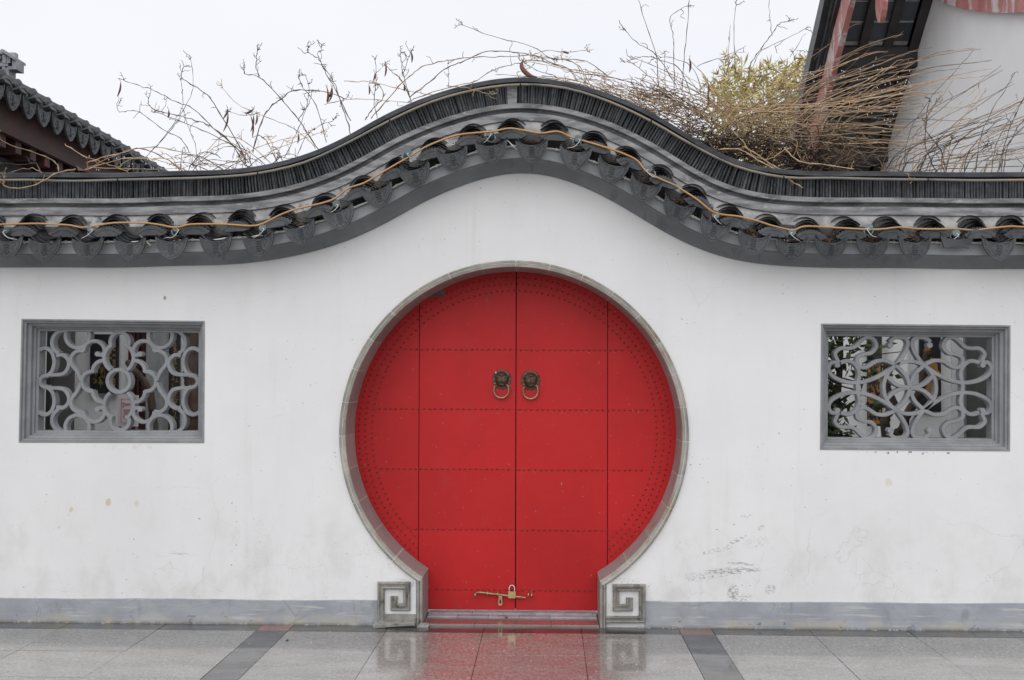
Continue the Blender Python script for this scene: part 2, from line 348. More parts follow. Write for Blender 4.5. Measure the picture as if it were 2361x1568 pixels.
def slab_mat(name, c1, c2, speck, rlo, rhi, cr0=0.05, cr1=0.14, cior=1.62):
    n = N(name)
    f = n.noise(n.coords((1, 0.45, 1)), 60, 6, 0.8)
    c = n.mix(n.ramp(f, 0.36, 0.60), c1, c2)
    f2 = n.noise(n.coords((1, 0.4, 1)), 130, 3, 0.7)
    c = n.mix(n.ramp(f2, 0.56, 0.66), c, speck)
    stn = n.ramp(n.noise(n.coords((0.8, 1.2, 1)), 5, 5, 0.6), 0.48, 0.66)
    c = n.mix(n.math('MULTIPLY', stn, 0.25), c, tuple(0.7 * v for v in c1))
    c = n.mul(c, n.rand(0.9, 1.08))
    wt = n.noise(n.coords((1, 2.2, 1)), 3.0, 6, 0.6)
    rg = n.ramp(wt, 0.38, 0.64, rlo, rhi)
    pud = n.ramp(n.noise(n.coords((0.7, 1.6, 1)), 2.4, 5, 0.6), 0.50, 0.58)
    c = n.mix(n.math('MULTIPLY', pud, 0.32), c, tuple(0.45 * v for v in c1))
    h = n.noise(n.coords((1, 1, 1)), 130, 3, 0.6)
    b = n.bump(h, 0.10, 0.003)
    m = n.out(c, rg, b, 0.5)
    n.ln(n.ramp(f, 0.35, 0.6, 0.7, 1.0), n.b.inputs['Coat Weight'])
    n.b.inputs['Coat IOR'].default_value = cior
    n.ln(n.ramp(wt, 0.38, 0.64, cr0, cr1), n.b.inputs['Coat Roughness'])
    n.ln(n.bump(n.noise(n.coords((1, 1, 1)), 60, 3, 0.6), 0.035, 0.003), n.b.inputs['Coat Normal'])
    return m
M['slab'] = slab_mat('wet_grey_granite', (0.415, 0.395, 0.365), (0.205, 0.195, 0.18), (0.07, 0.067, 0.062), 0.25, 0.5)
M['darkslab'] = slab_mat('wet_dark_granite', (0.05, 0.052, 0.054), (0.03, 0.031, 0.033), (0.10, 0.10, 0.10), 0.3, 0.5, 0.015, 0.05, 1.4)
M['redslab'] = slab_mat('wet_orange_granite', (0.23, 0.085, 0.05), (0.17, 0.062, 0.04), (0.1, 0.05, 0.035), 0.25, 0.45)
M['stepslab'] = slab_mat('wet_step_granite', (0.25, 0.19, 0.17), (0.19, 0.145, 0.13), (0.11, 0.09, 0.08), 0.25, 0.5)

# ------------------------------------------------------------------ mesh helpers
class MB:
    def __init__(s): s.v = []; s.f = []
    def add(s, vs, fs):
        o = len(s.v); s.v += [tuple(p) for p in vs]; s.f += [tuple(i + o for i in f) for f in fs]
    def box(s, x0, x1, y0, y1, z0, z1, ch=0.0):
        if ch <= 0:
            s.add([(x0,y0,z0),(x1,y0,z0),(x1,y1,z0),(x0,y1,z0),(x0,y0,z1),(x1,y0,z1),(x1,y1,z1),(x0,y1,z1)],
                  [(0,3,2,1),(4,5,6,7),(0,1,5,4),(1,2,6,5),(2,3,7,6),(3,0,4,7)])
        else:  # chamfered top
            c = ch
            s.add([(x0,y0,z0),(x1,y0,z0),(x1,y1,z0),(x0,y1,z0),(x0,y0,z1-c),(x1,y0,z1-c),(x1,y1,z1-c),(x0,y1,z1-c),
                   (x0+c,y0+c,z1),(x1-c,y0+c,z1),(x1-c,y1-c,z1),(x0+c,y1-c,z1)],
                  [(0,3,2,1),(0,1,5,4),(1,2,6,5),(2,3,7,6),(3,0,4,7),(4,5,9,8),(5,6,10,9),(6,7,11,10),(7,4,8,11),(8,9,10,11)])
    def prism(s, poly, y0, y1, ch=0.0):   # polygon in x,z extruded along y
        n = len(poly)
        tri = tessellate_polygon([[Vector((p[0], p[1], 0)) for p in poly]])
        vs = [(p[0], y0, p[1]) for p in poly] + [(p[0], y1, p[1]) for p in poly]
        fs = [tuple(t) for t in tri] + [tuple(i + n for i in reversed(t)) for t in tri]
        fs += [(i, i + n, (i + 1) % n + n, (i + 1) % n) for i in range(n)]
        s.add(vs, fs)
    def tube(s, pts, r, sides=6, r1=None, cap=True):
        pts = [Vector(p) for p in pts]; n = len(pts)
        if n < 2: return
        rr = [r + ((r1 if r1 is not None else r) - r) * i / (n - 1) for i in range(n)] if not isinstance(r, list) else r
        up = None; vs = []; fs = []
        for i in range(n):
            t = (pts[min(i + 1, n - 1)] - pts[max(i - 1, 0)])
            if t.length < 1e-9: t = Vector((0, 0, 1))
            t.normalize()
            if up is None:
                up = t.cross(Vector((0.3, 1, 0.2))); 
                if up.length < 1e-3: up = t.cross(Vector((1, 0, 0)))
            up = up - t * up.dot(t)
            if up.length < 1e-6: up = t.orthogonal()
            up.normalize(); b = t.cross(up)
            for k in range(sides):
                a = 2 * math.pi * k / sides
                vs.append(pts[i] + (up * math.cos(a) + b * math.sin(a)) * rr[i])
        for i in range(n - 1):
            for k in range(sides):
                fs.append((i * sides + k, i * sides + (k + 1) % sides, (i + 1) * sides + (k + 1) % sides, (i + 1) * sides + k))
        if cap:
            fs.append(tuple(reversed(range(sides)))); fs.append(tuple((n - 1) * sides + k for k in range(sides)))
        s.add(vs, fs)
    def sweep(s, path, prof, closed=False, endcap=True):
        """path in (x,z); prof = closed polygon of (offset to the left of the path, y)"""
        n = len(path); m = len(prof); P = [Vector(p) for p in path]; vs = []; fs = []
        for i in range(n):
            if closed: a, c = P[i - 1], P[(i + 1) % n]
            else: a, c = P[max(i - 1, 0)], P[min(i + 1, n - 1)]
            t1 = (P[i] - a); t2 = (c - P[i])
            if t1.length < 1e-9: t1 = t2
            if t2.length < 1e-9: t2 = t1
            t1 = t1.normalized(); t2 = t2.normalized()
            n1 = Vector((-t1.y, t1.x)); n2 = Vector((-t2.y, t2.x))
            mt = (n1 + n2)
            if mt.length < 1e-6: mt = n1
            mt.normalize(); k = 1 / max(0.3, mt.dot(n1))
            for (o, y) in prof:
                q = P[i] + mt * (o * k); vs.append((q.x, y, q.y))
        for i in range(n if closed else n - 1):
            j = (i + 1) % n
            for k in range(m):
                l = (k + 1) % m
                fs.append((i * m + k, j * m + k, j * m + l, i * m + l))
        if not closed and endcap:
            tri = tessellate_polygon([[Vector((p[0], p[1], 0)) for p in prof]])
            fs += [tuple(t) for t in tri] + [tuple((n - 1) * m + i for i in reversed(t)) for t in tri]
        s.add(vs, fs)
    def mesh(s, name, mat, smooth=False, angle=None):
        me = bpy.data.meshes.new(name)
        me.from_pydata(s.v, [], s.f)
        bm = bmesh.new(); bm.from_mesh(me)
        bmesh.ops.recalc_face_normals(bm, faces=bm.faces); bm.to_mesh(me); bm.free()
        mats = mat if isinstance(mat, list) else [mat]
        for mm in mats: me.materials.append(M[mm] if isinstance(mm, str) else mm)
        if smooth:
            for p in me.polygons: p.use_smooth = True
            if angle: 
                try: me.set_sharp_from_angle(angle=R(angle))
                except Exception: pass
        me.update()
        return me

def link(name, me, parent=None, loc=(0, 0, 0), rot=(0, 0, 0), **pr):
    o = bpy.data.objects.new(name, me); col.objects.link(o)
    o.location = loc; o.rotation_euler = rot
    if parent:
        o.parent = parent
        if parent.get('base'): o.matrix_parent_inverse = Matrix.Translation(-parent.location)
    for k, v in pr.items(): o[k] = v
    return o
def thing(name, loc, label, category, group=None):
    o = bpy.data.objects.new(name, None); col.objects.link(o); o.location = loc
    o.empty_display_size = 0.1
    o['label'] = label; o['category'] = category; o['base'] = 1
    if group: o['group'] = group
    return o
def tag(o, label, category, group=None):
    o['label'] = label; o['category'] = category
    if group: o['group'] = group
    return o
def cr(pts, step=0.25, closed=False):
    """Catmull-Rom through points (any dim)"""
    P = [Vector(p) for p in pts]; n = len(P); out = []
    seg = n if closed else n - 1; k = max(1, int(round(1 / step)))
    for i in range(seg):
        if closed: a, b, c, d = P[i - 1], P[i], P[(i + 1) % n], P[(i + 2) % n]
        else: a, b, c, d = P[max(i - 1, 0)], P[i], P[i + 1], P[min(i + 2, n - 1)]
        for j in range(k):
            t = j / k
            out.append(0.5 * ((2 * b) + (c - a) * t + (2 * a - 5 * b + 4 * c - d) * t * t + (3 * b - a - 3 * c + d) * t ** 3))
    if not closed: out.append(P[-1])
    return out

# ------------------------------------------------------------------ ground and pavement
mb = MB(); mb.box(-300, 300, -300, 600, -1.0, -0.045)
link('ground', mb.mesh('ground', 'ground'), kind='structure')
pave = bpy.data.objects.new('pavement', None); col.objects.link(pave); pave['kind'] = 'structure'
mb = MB(); mb.box(-7, 7, -9, 0.12, -0.044, -0.03)
link('joint_bed', mb.mesh('joint_bed', 'black'), pave)
cuts = [(-1.634, 's'), (-1.455, 0), (-0.907, 0), (-0.360, 0), (0.192, 0), (0.744, 's'), (0.931, 0), (1.480, 0), (2.032, 0), (2.588, 0), (3.14, 's'), (3.33, 0), (3.88, 0), (4.43, 0)]
left = [(-4.94, 0), (-4.39, 0), (-3.85, 0), (-3.30, 0), (-2.752, 0), (-2.193, 0)]
cuts = left + cuts + [(4.98, 0)]
rows = [(0.10, -0.185)] + [(-0.185 - 0.54 * i, -0.185 - 0.54 * (i + 1)) for i in range(9)]
g = 0.0015
slabmesh = {}
for ri, (ya, yb) in enumerate(rows):
    for i in range(len(cuts) - 1):
        x0, k = cuts[i]; x1 = cuts[i + 1][0]
        mt = 'slab'; nm = 'paving_slab'
        if ri == 0: mt = 'redslab' if k == 's' else 'darkslab'; nm = 'border_slab'
        elif k == 's': mt = 'darkslab'; nm = 'stripe_slab'
        key = (round(x1 - x0, 3), round(ya - yb, 3), mt)
        if key not in slabmesh:
            mb = MB(); mb.box(g, x1 - x0 - g, g, ya - yb - g, -0.03, 0)
            slabmesh[key] = mb.mesh(nm, mt)
        link(nm, slabmesh[key], pave, (x0, yb, rnd.uniform(-0.0008, 0.0008)), (rnd.uniform(-1, 1) * 0.001, rnd.uniform(-1, 1) * 0.001, 0))

# ------------------------------------------------------------------ the garden wall: ridge curve
Tpx = [(0,398),(243,398),(404,394),(485,392),(566,386),(647,373),(728,347),(807,309),(870.6,272.5),(951.5,235),(1032,205),(1113,185.5),(1187,178),(1275,182),
       (1356,199),(1437,227.5),(1500,258),(1556,289),(1612,324),(1665,354),(1720,376),(1779,388.5),(1864,393.5),(2033,395),(2361,397)]
TY = -0.05
Tw = [xz(x, y, TY) for x, y in Tpx]
zl, zr = Tw[0][1], Tw[-1][1]
Tw = [(-6.0, zl), (-5.0, zl), (-4.2, zl)] + Tw + [(3.6, zr), (4.6, zr), (6.0, zr)]
TC0 = cr([(a, b) for a, b in Tw], 0.1)
# even resampling
TC = [TC0[0]]; acc = 0.0
STEP = 0.03
for a, b in zip(TC0, TC0[1:]):
    L = (b - a).length
    if L < 1e-9: continue
    d = STEP - acc
    while d <= L:
        TC.append(a + (b - a) * (d / L)); d += STEP
    acc = (acc + L) % STEP if L + acc >= STEP else acc + L
for _ in range(14):  # iron out the digitising wobble
    TC = [TC[0]] + [(TC[i - 1] + TC[i] * 2 + TC[i + 1]) / 4 for i in range(1, len(TC) - 1)] + [TC[-1]]
def tz(x):
    for a, b in zip(TC, TC[1:]):
        if a.x <= x <= b.x:
            return a.y + (b.y - a.y) * (x - a.x) / max(1e-9, b.x - a.x)
    return zl
def slope(x):
    return math.atan2(tz(x + 0.06) - tz(x - 0.06), 0.12)
zT = xz(300, 398, TY)[1]
def dd(py, Y): return zT - xz(300, py, Y)[1]
def offc(d):
    out = []
    for i, p in enumerate(TC):
        t = (TC[min(i + 1, len(TC) - 1)] - TC[max(i - 1, 0)]).normalized()
        out.append(Vector((p.x + t.y * d, p.y - t.x * d)))
    return out

wall = thing('garden_wall', (0, 0.17, 0), 'white plastered garden wall with a humped dark tiled coping and round gateway', 'wall')
wall['kind'] = 'thing'

# opening geometry
cx, _, cz = onY(1183.5, 1002.5, 0)
RO = (xz(1586, 1002, 0)[0] - xz(781, 1002, 0)[0]) / 2        # outer radius of the stone ring
RI = RO - 15.5 * 0.00251
CXL, CXR = xz(975.3, 1330, 0)[0], xz(1382.6, 1330, 0)[0]     # inner faces of the two feet
FW = 0.0385
aL = math.asin((cx - CXL) / RI); aR = math.asin((CXR - cx) / RI)
def circ(r, a): return (cx + r * math.sin(a), cz - r * math.cos(a))   # a from straight down, anticlockwise
hole = []
rh = RO - 0.008
ah = math.asin((cx - (CXL - FW + 0.008)) / rh); ah2 = math.asin(((CXR + FW - 0.008) - cx) / rh)
hole.append((CXR + FW - 0.008, -0.02))
for i in range(97):
    a = ah2 + (2 * math.pi - ah - ah2) * i / 96; hole.append(circ(rh, a))
hole.append((CXL - FW + 0.008, -0.02))
WIN = {'l': [(43.5, 1020.5), (471, 1021.5), (472.5, 740), (50, 735)], 'r': [(1890.5, 1037), (2328.5, 1040.5), (2329.5, 750), (1893, 746)]}
WQ = {k: [Vector(xz(x, y, 0)) for x, y in v] for k, v in WIN.items()}
top = offc(dd(600, 0))
outer = [(-6.0, -0.02)] + [(CXL - FW + 0.008, -0.02)] + list(reversed([h for h in hole[1:-1]])) + [(CXR + FW - 0.008, -0.02), (6.0, -0.02)]
tops = [(p.x, p.y) for p in top[::2] if -5.99 < p.x < 5.99]
outer += [(6.0, tops[-1][1])] + list(reversed(tops)) + [(-6.0, tops[0][1])]
def insetq(q, d):
    c = sum(q, Vector((0, 0))) / 4
    return [Vector((p.x + (d if p.x < c.x else -d), p.y + (d if p.y < c.y else -d))) for p in q]
holes = [[tuple(p) for p in insetq(WQ[k], 0.006)] for k in 'lr']
loops = [outer] + [list(reversed(h)) for h in holes]
flat = [p for l in loops for p in l]
tri = tessellate_polygon([[Vector((p[0], p[1], 0)) for p in l] for l in loops])
mb = MB(); nn = len(flat)
vs = [(p[0], 0.0, p[1]) for p in flat] + [(p[0], 0.35, p[1]) for p in flat]
fs = [tuple(t) for t in tri] + [tuple(i + nn for i in reversed(t)) for t in tri]
o = 0
for l in loops:
    for i in range(len(l)):
        j = (i + 1) % len(l); fs.append((o + i, o + j, o + j + nn, o + i + nn))
    o += len(l)
mb.add(vs, fs)
link('plaster_body', mb.mesh('plaster_body', 'plaster'), wall)

# skirting band left and right of the gate
kl = [xz(870, 1384, -.008)[0], xz(1488, 1387, -.008)[0]]
def band(xa, xb, za, zb, name):
    mb = MB(); n = 60; prof = []
    vs, fs = [], []
    for i in range(n + 1):
        x = xa + (xb - xa) * i / n
        zt = za + (zb - za) * i / n + rnd.uniform(-1, 1) * 0.0015 + 0.002 * math.sin(x * 5)
        yo = -0.007 + 0.002 * math.sin(x * 3.1) + rnd.uniform(-1, 1) * 0.0007
        yb = yo - 0.004 + rnd.uniform(-1, 1) * 0.002
        for (yy, zz) in ((0.003, zt), (yo + 0.003, zt), (yo, zt - 0.004), (yo - 0.001, 0.05), (yb, 0.012 + rnd.uniform(0, 0.006)), (yb - 0.004, -0.01), (0.003, -0.01)):
            vs.append((x, yy, zz))
    for i in range(n):
        for k in range(6):
            fs.append((i * 7 + k, (i + 1) * 7 + k, (i + 1) * 7 + k + 1, i * 7 + k + 1))
    fs += [tuple(range(7)), tuple(n * 7 + k for k in reversed(range(7)))]
    mb.add(vs, fs)
    link(name, mb.mesh(name, 'skirting'), wall)
zs = [xz(0, 1380, -.008)[1], xz(868, 1384.5, -.008)[1], xz(1490, 1386, -.008)[1], xz(2361, 1389, -.008)[1]]
band(-6, kl[0] + 0.004, zs[0], zs[1], 'skirting_band')
band(kl[1] - 0.004, 6, zs[2], zs[3], 'skirting_band')

# coping courses swept along the ridge curve
def course(name, prof, mat, smooth=False, jig=0.0, c=None):
    mb = MB(); path = [tuple(p) for p in TC]
    mb.sweep(path, [(-d, y) for d, y in prof])
    if jig:
        mb.v = [(x, y + (jig * math.sin(x * 7.3 + 1.3 * math.sin(x * 3)) if y < 0.1 else 0), z + jig * 0.8 * math.sin(x * 9.1 + z)) for x, y, z in mb.v]
    return link(name, mb.mesh(name, mat, smooth, 35), wall)
D = dd
course('ridge_cap', [(D(398,-.05), -.045), (D(400,-.05), -.055), (D(409,-.055), -.058), (D(411,-.05), -.05), (D(410.5,-.02), 0.0), (D(410.5,-.02), .33), (D(398,-.05)-.012, .33), (D(398,-.05)-.015, .1)], 'cap', True, 0.002)
course('ridge_core', [(D(409,.02), .012), (D(459,.02), .012), (D(459,.02), .30), (D(409,.02), .30)], 'cap')
course('ridge_moulding', [(D(457.5,-.03), -.012), (D(458,-.035), -.04), (D(468.5,-.035), -.042), (D(470,-.035), -.036), (D(470.5,-.02), -.008), (D(477,-.0), .0), (D(479,-.03), -.03), (D(482,-.035), -.036), (D(497,-.035), -.04), (D(499,-.02), -.02), (D(499,.3), .32), (D(458,.3), .32)], 'mould', True, 0.0015)
course('mortar_bed', [(D(494,-.02), -.022), (D(512,-.04), -.045), (D(524,-.05), -.062), (D(530,-.04), -.05), (D(558,.02), .01), (D(558,.3), .345), (D(494,.3), .34)], 'bed', True, 0.003)
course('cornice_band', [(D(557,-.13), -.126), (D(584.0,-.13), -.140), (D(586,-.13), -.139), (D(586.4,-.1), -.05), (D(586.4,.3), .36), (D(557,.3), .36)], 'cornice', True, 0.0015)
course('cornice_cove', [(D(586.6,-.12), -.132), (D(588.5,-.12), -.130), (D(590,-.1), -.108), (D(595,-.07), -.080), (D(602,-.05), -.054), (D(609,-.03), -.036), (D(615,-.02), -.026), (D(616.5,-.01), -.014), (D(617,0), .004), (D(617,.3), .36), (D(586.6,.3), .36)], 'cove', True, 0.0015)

# ridge tiles on edge
mb = MB(); hw, hh = 0.0074, dd(459, -.02) - dd(409.5, -.02)
mb.add([(-hw,.03,0),(hw,.03,0),(hw,.03,-hh),(-hw,.03,-hh),(-hw,-.012,0),(hw,-.012,0),(hw,-.012,-hh),(-hw,-.012,-hh),(-hw*.55,-.018,0),(hw*.6,-.019,0),(hw*.6,-.018,-hh+.002),(-hw*.55,-.017,-hh+.001)],
       [(0,3,2,1),(0,1,5,4),(1,2,6,5),(2,3,7,6),(3,0,4,7),(4,5,9,8),(5,6,10,9),(6,7,11,10),(7,4,8,11),(8,9,10,11)])
rt = mb.mesh('ridge_tile', 'ridge_tile')
dT = dd(409.5, -.02)
PITCH = 0.0166
pos = []
s_acc = 0.0; nxt = 0.0
for i in range(len(TC) - 1):
    a, b = TC[i], TC[i + 1]; L = (b - a).length
    while nxt < s_acc + L:
        pos.append((a + (b - a) * ((nxt - s_acc) / L), (b - a).normalized())); nxt += PITCH * rnd.uniform(0.85, 1.15)
    s_acc += L
kx = xz(1181, 210, -.02)[0]
outsideR = MB(); cnt = 0
for p, t in pos:
    q = Vector((p.x + t.y * dT, p.y - t.x * dT))
    ang = math.atan2(t.y, t.x)
    if abs(q.x - kx) < 0.034: continue
    jit = rnd.uniform(-.012, .012) + 0.02 * math.sin(q.x * 2.3)
    yy = rnd.uniform(-.004, .004)
    if -2.62 < q.x < 2.2 and cnt < 298:
        o_ = link('ridge_tile', rt, wall, (q.x, yy - .004, q.y + rnd.uniform(-.004, .002)), (rnd.uniform(-.03, .03), -ang + jit, rnd.uniform(-.15, .15))); o_.scale = (rnd.uniform(.8, 1.15), 1, rnd.uniform(.97, 1.01)); cnt += 1
    else:
        mx_ = Matrix.Translation((q.x, yy - .004, q.y + rnd.uniform(-.004, .002))) @ Matrix.Rotation(-ang + jit, 4, 'Y') @ Matrix.Rotation(rnd.uniform(-.15, .15), 4, 'Z') @ Matrix.Scale(rnd.uniform(.8, 1.15), 4, (1, 0, 0))
        outsideR.add([mx_ @ v.co for v in rt.vertices], [tuple(f.vertices) for f in rt.polygons])
link('ridge_tile_run', outsideR.mesh('ridge_tile_run', 'ridge_tile'), wall, kind='stuff')
mb = MB(); zc = tz(kx) - dT
mb.prism([(kx - .031, zc + .01), (kx + .031, zc + .01), (kx + .026, zc - hh), (kx - .026, zc - hh)], -.020, .03)
link('ridge_keystone', mb.mesh('ridge_keystone', 'mould'), wall)

# tile shapes: face towards -y, origin at the middle of the front
def serrated():
    mb = MB(); W = 0.086; n = 33
    tops, bots = [], []
    for i in range(n):
        x = -W + 2 * W * i / (n - 1); u = x / W
        z = 0.034 - 0.040 * u * u + (0.004 if i % 3 == 1 else -0.0035)
        tops.append((x * (1.02 if i % 3 == 1 else 1), z))
    for i in range(13):
        x = W - 2 * W * i / 12; u = x / W
        bots.append((x * 0.99, -0.026 - 0.006 * u * u + max(0, abs(u) - .62) * .055))
    mb.prism(tops + bots, -0.006, 0.012)
    # raised inner rib
    rib = [( -W * .9 + 1.8 * W * i / 16, 0.010 - 0.034 * ((-1 + i / 8) ** 2)) for i in range(17)]
    mb.tube([(x, -0.006, z) for x, z in rib], 0.0022, 5)
    return mb.mesh('edge_tile', 'tile')
def arc_tile(Rr=0.091, th=0.0135, L=0.10, a0=34, sag=1.0):
    mb = MB(); n = 12; vs = []; fs = []
    for j, (y, k) in enumerate(((0.0, 1.0), (L, 0.96))):
        for i in range(n + 1):
            a = R(a0 + (180 - 2 * a0) * i / n)
            for rr in (Rr, Rr - th):
                vs.append((math.cos(a) * rr * k, y, (math.sin(a) - 1) * rr * k * sag))
    m = 2 * (n + 1)
    for i in range(n):
        a = 2 * i
        fs += [(a, a + 1, a + 3, a + 2), (m + a, m + a + 2, m + a + 3, m + a + 1), (a, a + 2, m + a + 2, m + a), (a + 1, m + a + 1, m + a + 3, a + 3)]
    fs += [(0, m, m + 1, 1), (2 * n, 2 * n + 1, m + 2 * n + 1, m + 2 * n)]
    mb.add(vs, fs)
    return mb
def drip():
    mb = MB()
    sil = [(-.091, .054), (-.06, .036), (-.03, .028), (0, .0255), (.03, .028), (.06, .036), (.091, .054),
           (.088, .024), (.079, -.006), (.062, -.034), (.038, -.058), (.014, -.071), (0, -.075), (-.014, -.071), (-.038, -.058), (-.062, -.034), (-.079, -.006), (-.088, .024)]
    mb.prism(sil, -.006, .009)
    inner = [(x * .86, (z - .0) * .84 - .001) for x, z in sil]
    for a, b in zip(inner, inner[1:] + inner[:1]):
        mb.tube([(a[0], -.006, a[1]), (b[0], -.006, b[1])], .0022, 4, cap=False)
    def bar(x0, x1, z0, z1): mb.box(x0, x1, -.0115, -.005, z0, z1)
    for zz, ww in ((.014, .014), (.005, .017), (-.004, .013), (-.013, .018), (-.024, .014), (-.036, .012)):
        bar(-ww, ww, zz - .0018, zz + .0018)
    bar(-.0016, .0016, -.016, .019); bar(-.0135, -.0105, -.037, -.023); bar(.0105, .0135, -.037, -.023); bar(-.0016, .0016, -.047, -.036)
    for sgn in (-1, 1):
        mb.tube([(sgn * x, -.006, z) for x, z in cr([(.026, .008), (.036, .02), (.05, .018), (.048, .006), (.036, -.002), (.03, -.016), (.038, -.022), (.044, -.012)], .34)], .0023, 4)
        mb.tube([(sgn * x, -.006, z) for x, z in cr([(.055, .026), (.066, .034), (.072, .026), (.062, .014)], .34)], .002, 4)
        mb.tube([(sgn * x, -.006, z) for x, z in cr([(.018, -.044), (.026, -.036), (.024, -.050)], .34)], .002, 4)
    return mb.mesh('drip_tile', 'tile')
def broken_drip():
    mb = MB(); mb.prism([(-.091, .045), (-.06, .032), (0, .026), (.06, .032), (.091, .045), (.08, .0), (.066, -.024), (.03, -.012), (-.03, -.016), (-.07, -.020), (-.08, .005)], -.006, .009)
    return mb.mesh('drip_tile', 'tile')
m_edge = serrated()
m_cover = arc_tile().mesh('cover_tile', 'tile', True, 40)
pm = arc_tile(0.10, 0.012, 0.12, 30); pm.v = [(x, y, -z) for x, y, z in pm.v]
m_pan = pm.mesh('pan_tile', 'tile', True, 40)
m_drip = drip(); m_bdrip = broken_drip()

SER = [(50.5,534),(147.6,536),(246.6,535),(351,533),(449,530.5),(544,523),(639,513),(734,487),(822,446),(905,402),(993,355),(1083,323),(1180,309),(1279,314),(1374,340),(1455,376),
       (1531,420),(1612,467),(1694.6,513),(1783,535),(1870,543),(1963,541),(2058,541),(2155.5,539),(2259,539),(2350,539)]
DRP = [(16,568),(103,572),(201,571),(299,571),(395,568.5),(497,567),(596,562),(693,536),(783,500),(872,449),(957.5,403),(1044,364),(1134,347),(1226,346),(1325,362),(1411,392),
       (1485,436),(1562,484),(1646,528),(1737,558),(1825.7,572),(1916.5,571),(2011.6,571),(2109,571),(2206,563),(2303,571)]
SY, DY = -0.200, -0.225
def extra(lst, dx):
    a, b = lst[0], lst[-1]
    return [(a[0] - dx * k, a[1]) for k in (1, 2, 3, 4)] + lst + [(b[0] + dx * k, b[1]) for k in (1, 2, 3, 4)]
SERX, DRPX = extra(SER, 97), extra(DRP, 97)
for (px, py) in SERX:
    x, z = xz(px, py, SY); sl = slope(x) * 0.62
    link('edge_tile', m_edge, wall, (x, SY + rnd.uniform(-.006, .006), z), (R(-4) + rnd.uniform(-.05, .05), -sl + rnd.uniform(-.05, .05), rnd.uniform(-.08, .08)))
    nlay = 5
    for k in range(nlay):
        yy = SY + 0.020 + 0.030 * k; zz = z + 0.036 + 0.008 + 0.0195 * k
        sx = math.sin(slope(x)) * 0.0
        link('cover_tile', m_cover, wall, (x + rnd.uniform(-.008, .008) + 0.004 * k * 0, yy, zz + rnd.uniform(-.002, .002)), (R(5), -sl + rnd.uniform(-.09, .09), rnd.uniform(-.10, .10)))
for i, (px, py) in enumerate(DRPX):
    x, z = xz(px, py, DY); sl = slope(x) * 0.62
    brk = abs(px - 2206) < 2
    link('drip_tile', m_bdrip if brk else m_drip, wall, (x, DY + rnd.uniform(-.005, .005), z), (R(-3) + rnd.uniform(-.05, .05), -sl + rnd.uniform(-.04, .04), rnd.uniform(-.06, .06)))
    for k in range(4):
        link('pan_tile', m_pan, wall, (x + rnd.uniform(-.004, .004), DY + 0.012 + 0.034 * k, z + 0.020 + 0.0145 * k), (R(12), -sl + rnd.uniform(-.04, .04), 0))

# ------------------------------------------------------------------ gate surround
def ring_prof(face):
    w = RO - RI
    return [(0, .31), (0, -.012), (0.003, -.018), (w * .40, -.020), (w * .44, -.014), (w * .52, -.014), (w * .56, -.022), (w * .78, -.024), (w * .84, -.016), (w, -.012), (w, .31)]
sur = link('gate_surround', (lambda m: m.mesh('gate_surround', 'joint'))((lambda: (lambda mb: (mb.sweep([circ(RI, aR + (2 * math.pi - aL - aR) * i / 120) for i in range(121)], [(-o_ + (-.001 if o_ < .02 else .004), y + .001) for o_, y in ring_prof(0)]), mb)[1])(MB()))()), wall)
NB = 26; a_s, a_e = aR, 2 * math.pi - aL
for k in range(NB):
    a0 = a_s + (a_e - a_s) * k / NB; a1 = a_s + (a_e - a_s) * (k + 1) / NB
    gap = 0.003 if k != NB - 1 else 0.005
    gap2 = 0.003 if k != NB - 2 else 0.005
    path = [circ(RI, a0 + gap + (a1 - a0 - gap - gap2) * i / 6) for i in range(7)]
    # moving anticlockwise from the bottom right: left of the path is inwards, so the stone lies at negative offsets
    mb = MB(); mb.sweep(path, [(-o_, y) for o_, y in ring_prof(0)])
    me = mb.mesh('ring_stone', ['stone', 'reveal'])
    for p in me.polygons:
        c = p.center; rr = math.hypot(c.x - cx, c.z - cz)
        if rr < RI + 0.003 and c.y > 0.0: p.material_index = 1
    link('ring_stone', me, sur)
for side in (-1, 1):
    xi = CXL if side < 0 else CXR
    aa = aL if side < 0 else aR
    zt = cz - RI * math.cos(aa)
    rr2 = RO; ao = math.asin(min(1, (abs(xi - cx) + FW) / RO)); zt2 = cz - RO * math.cos(ao)
    def px_(o_): return xi + side * o_
    prof = [(0, .31), (0, -.012), (0.003, -.018), (FW * .40, -.022), (FW * .44, -.014), (FW * .52, -.014), (FW * .56, -.024), (FW * .80, -.026), (FW * .86, -.016), (FW, -.012), (FW, .31)]
    vs = []; n = len(prof)
    for (o_, y) in prof: vs.append((px_(o_), y, -0.01))
    for (o_, y) in prof: vs.append((px_(o_), y, zt + (zt2 - zt) * o_ / FW - 0.003))
    fs = [(i, (i + 1) % n, (i + 1) % n + n, i + n) for i in range(n)] + [tuple(range(n)), tuple(range(n, 2 * n))]
    mb = MB(); mb.add(vs, fs); me = mb.mesh('foot_stone', ['keystone', 'reveal'])
    for p in me.polygons:
        if abs(p.center.x - xi) < 0.002 and p.center.y > 0.02: p.material_index = 1
    link('foot_stone', me, sur)

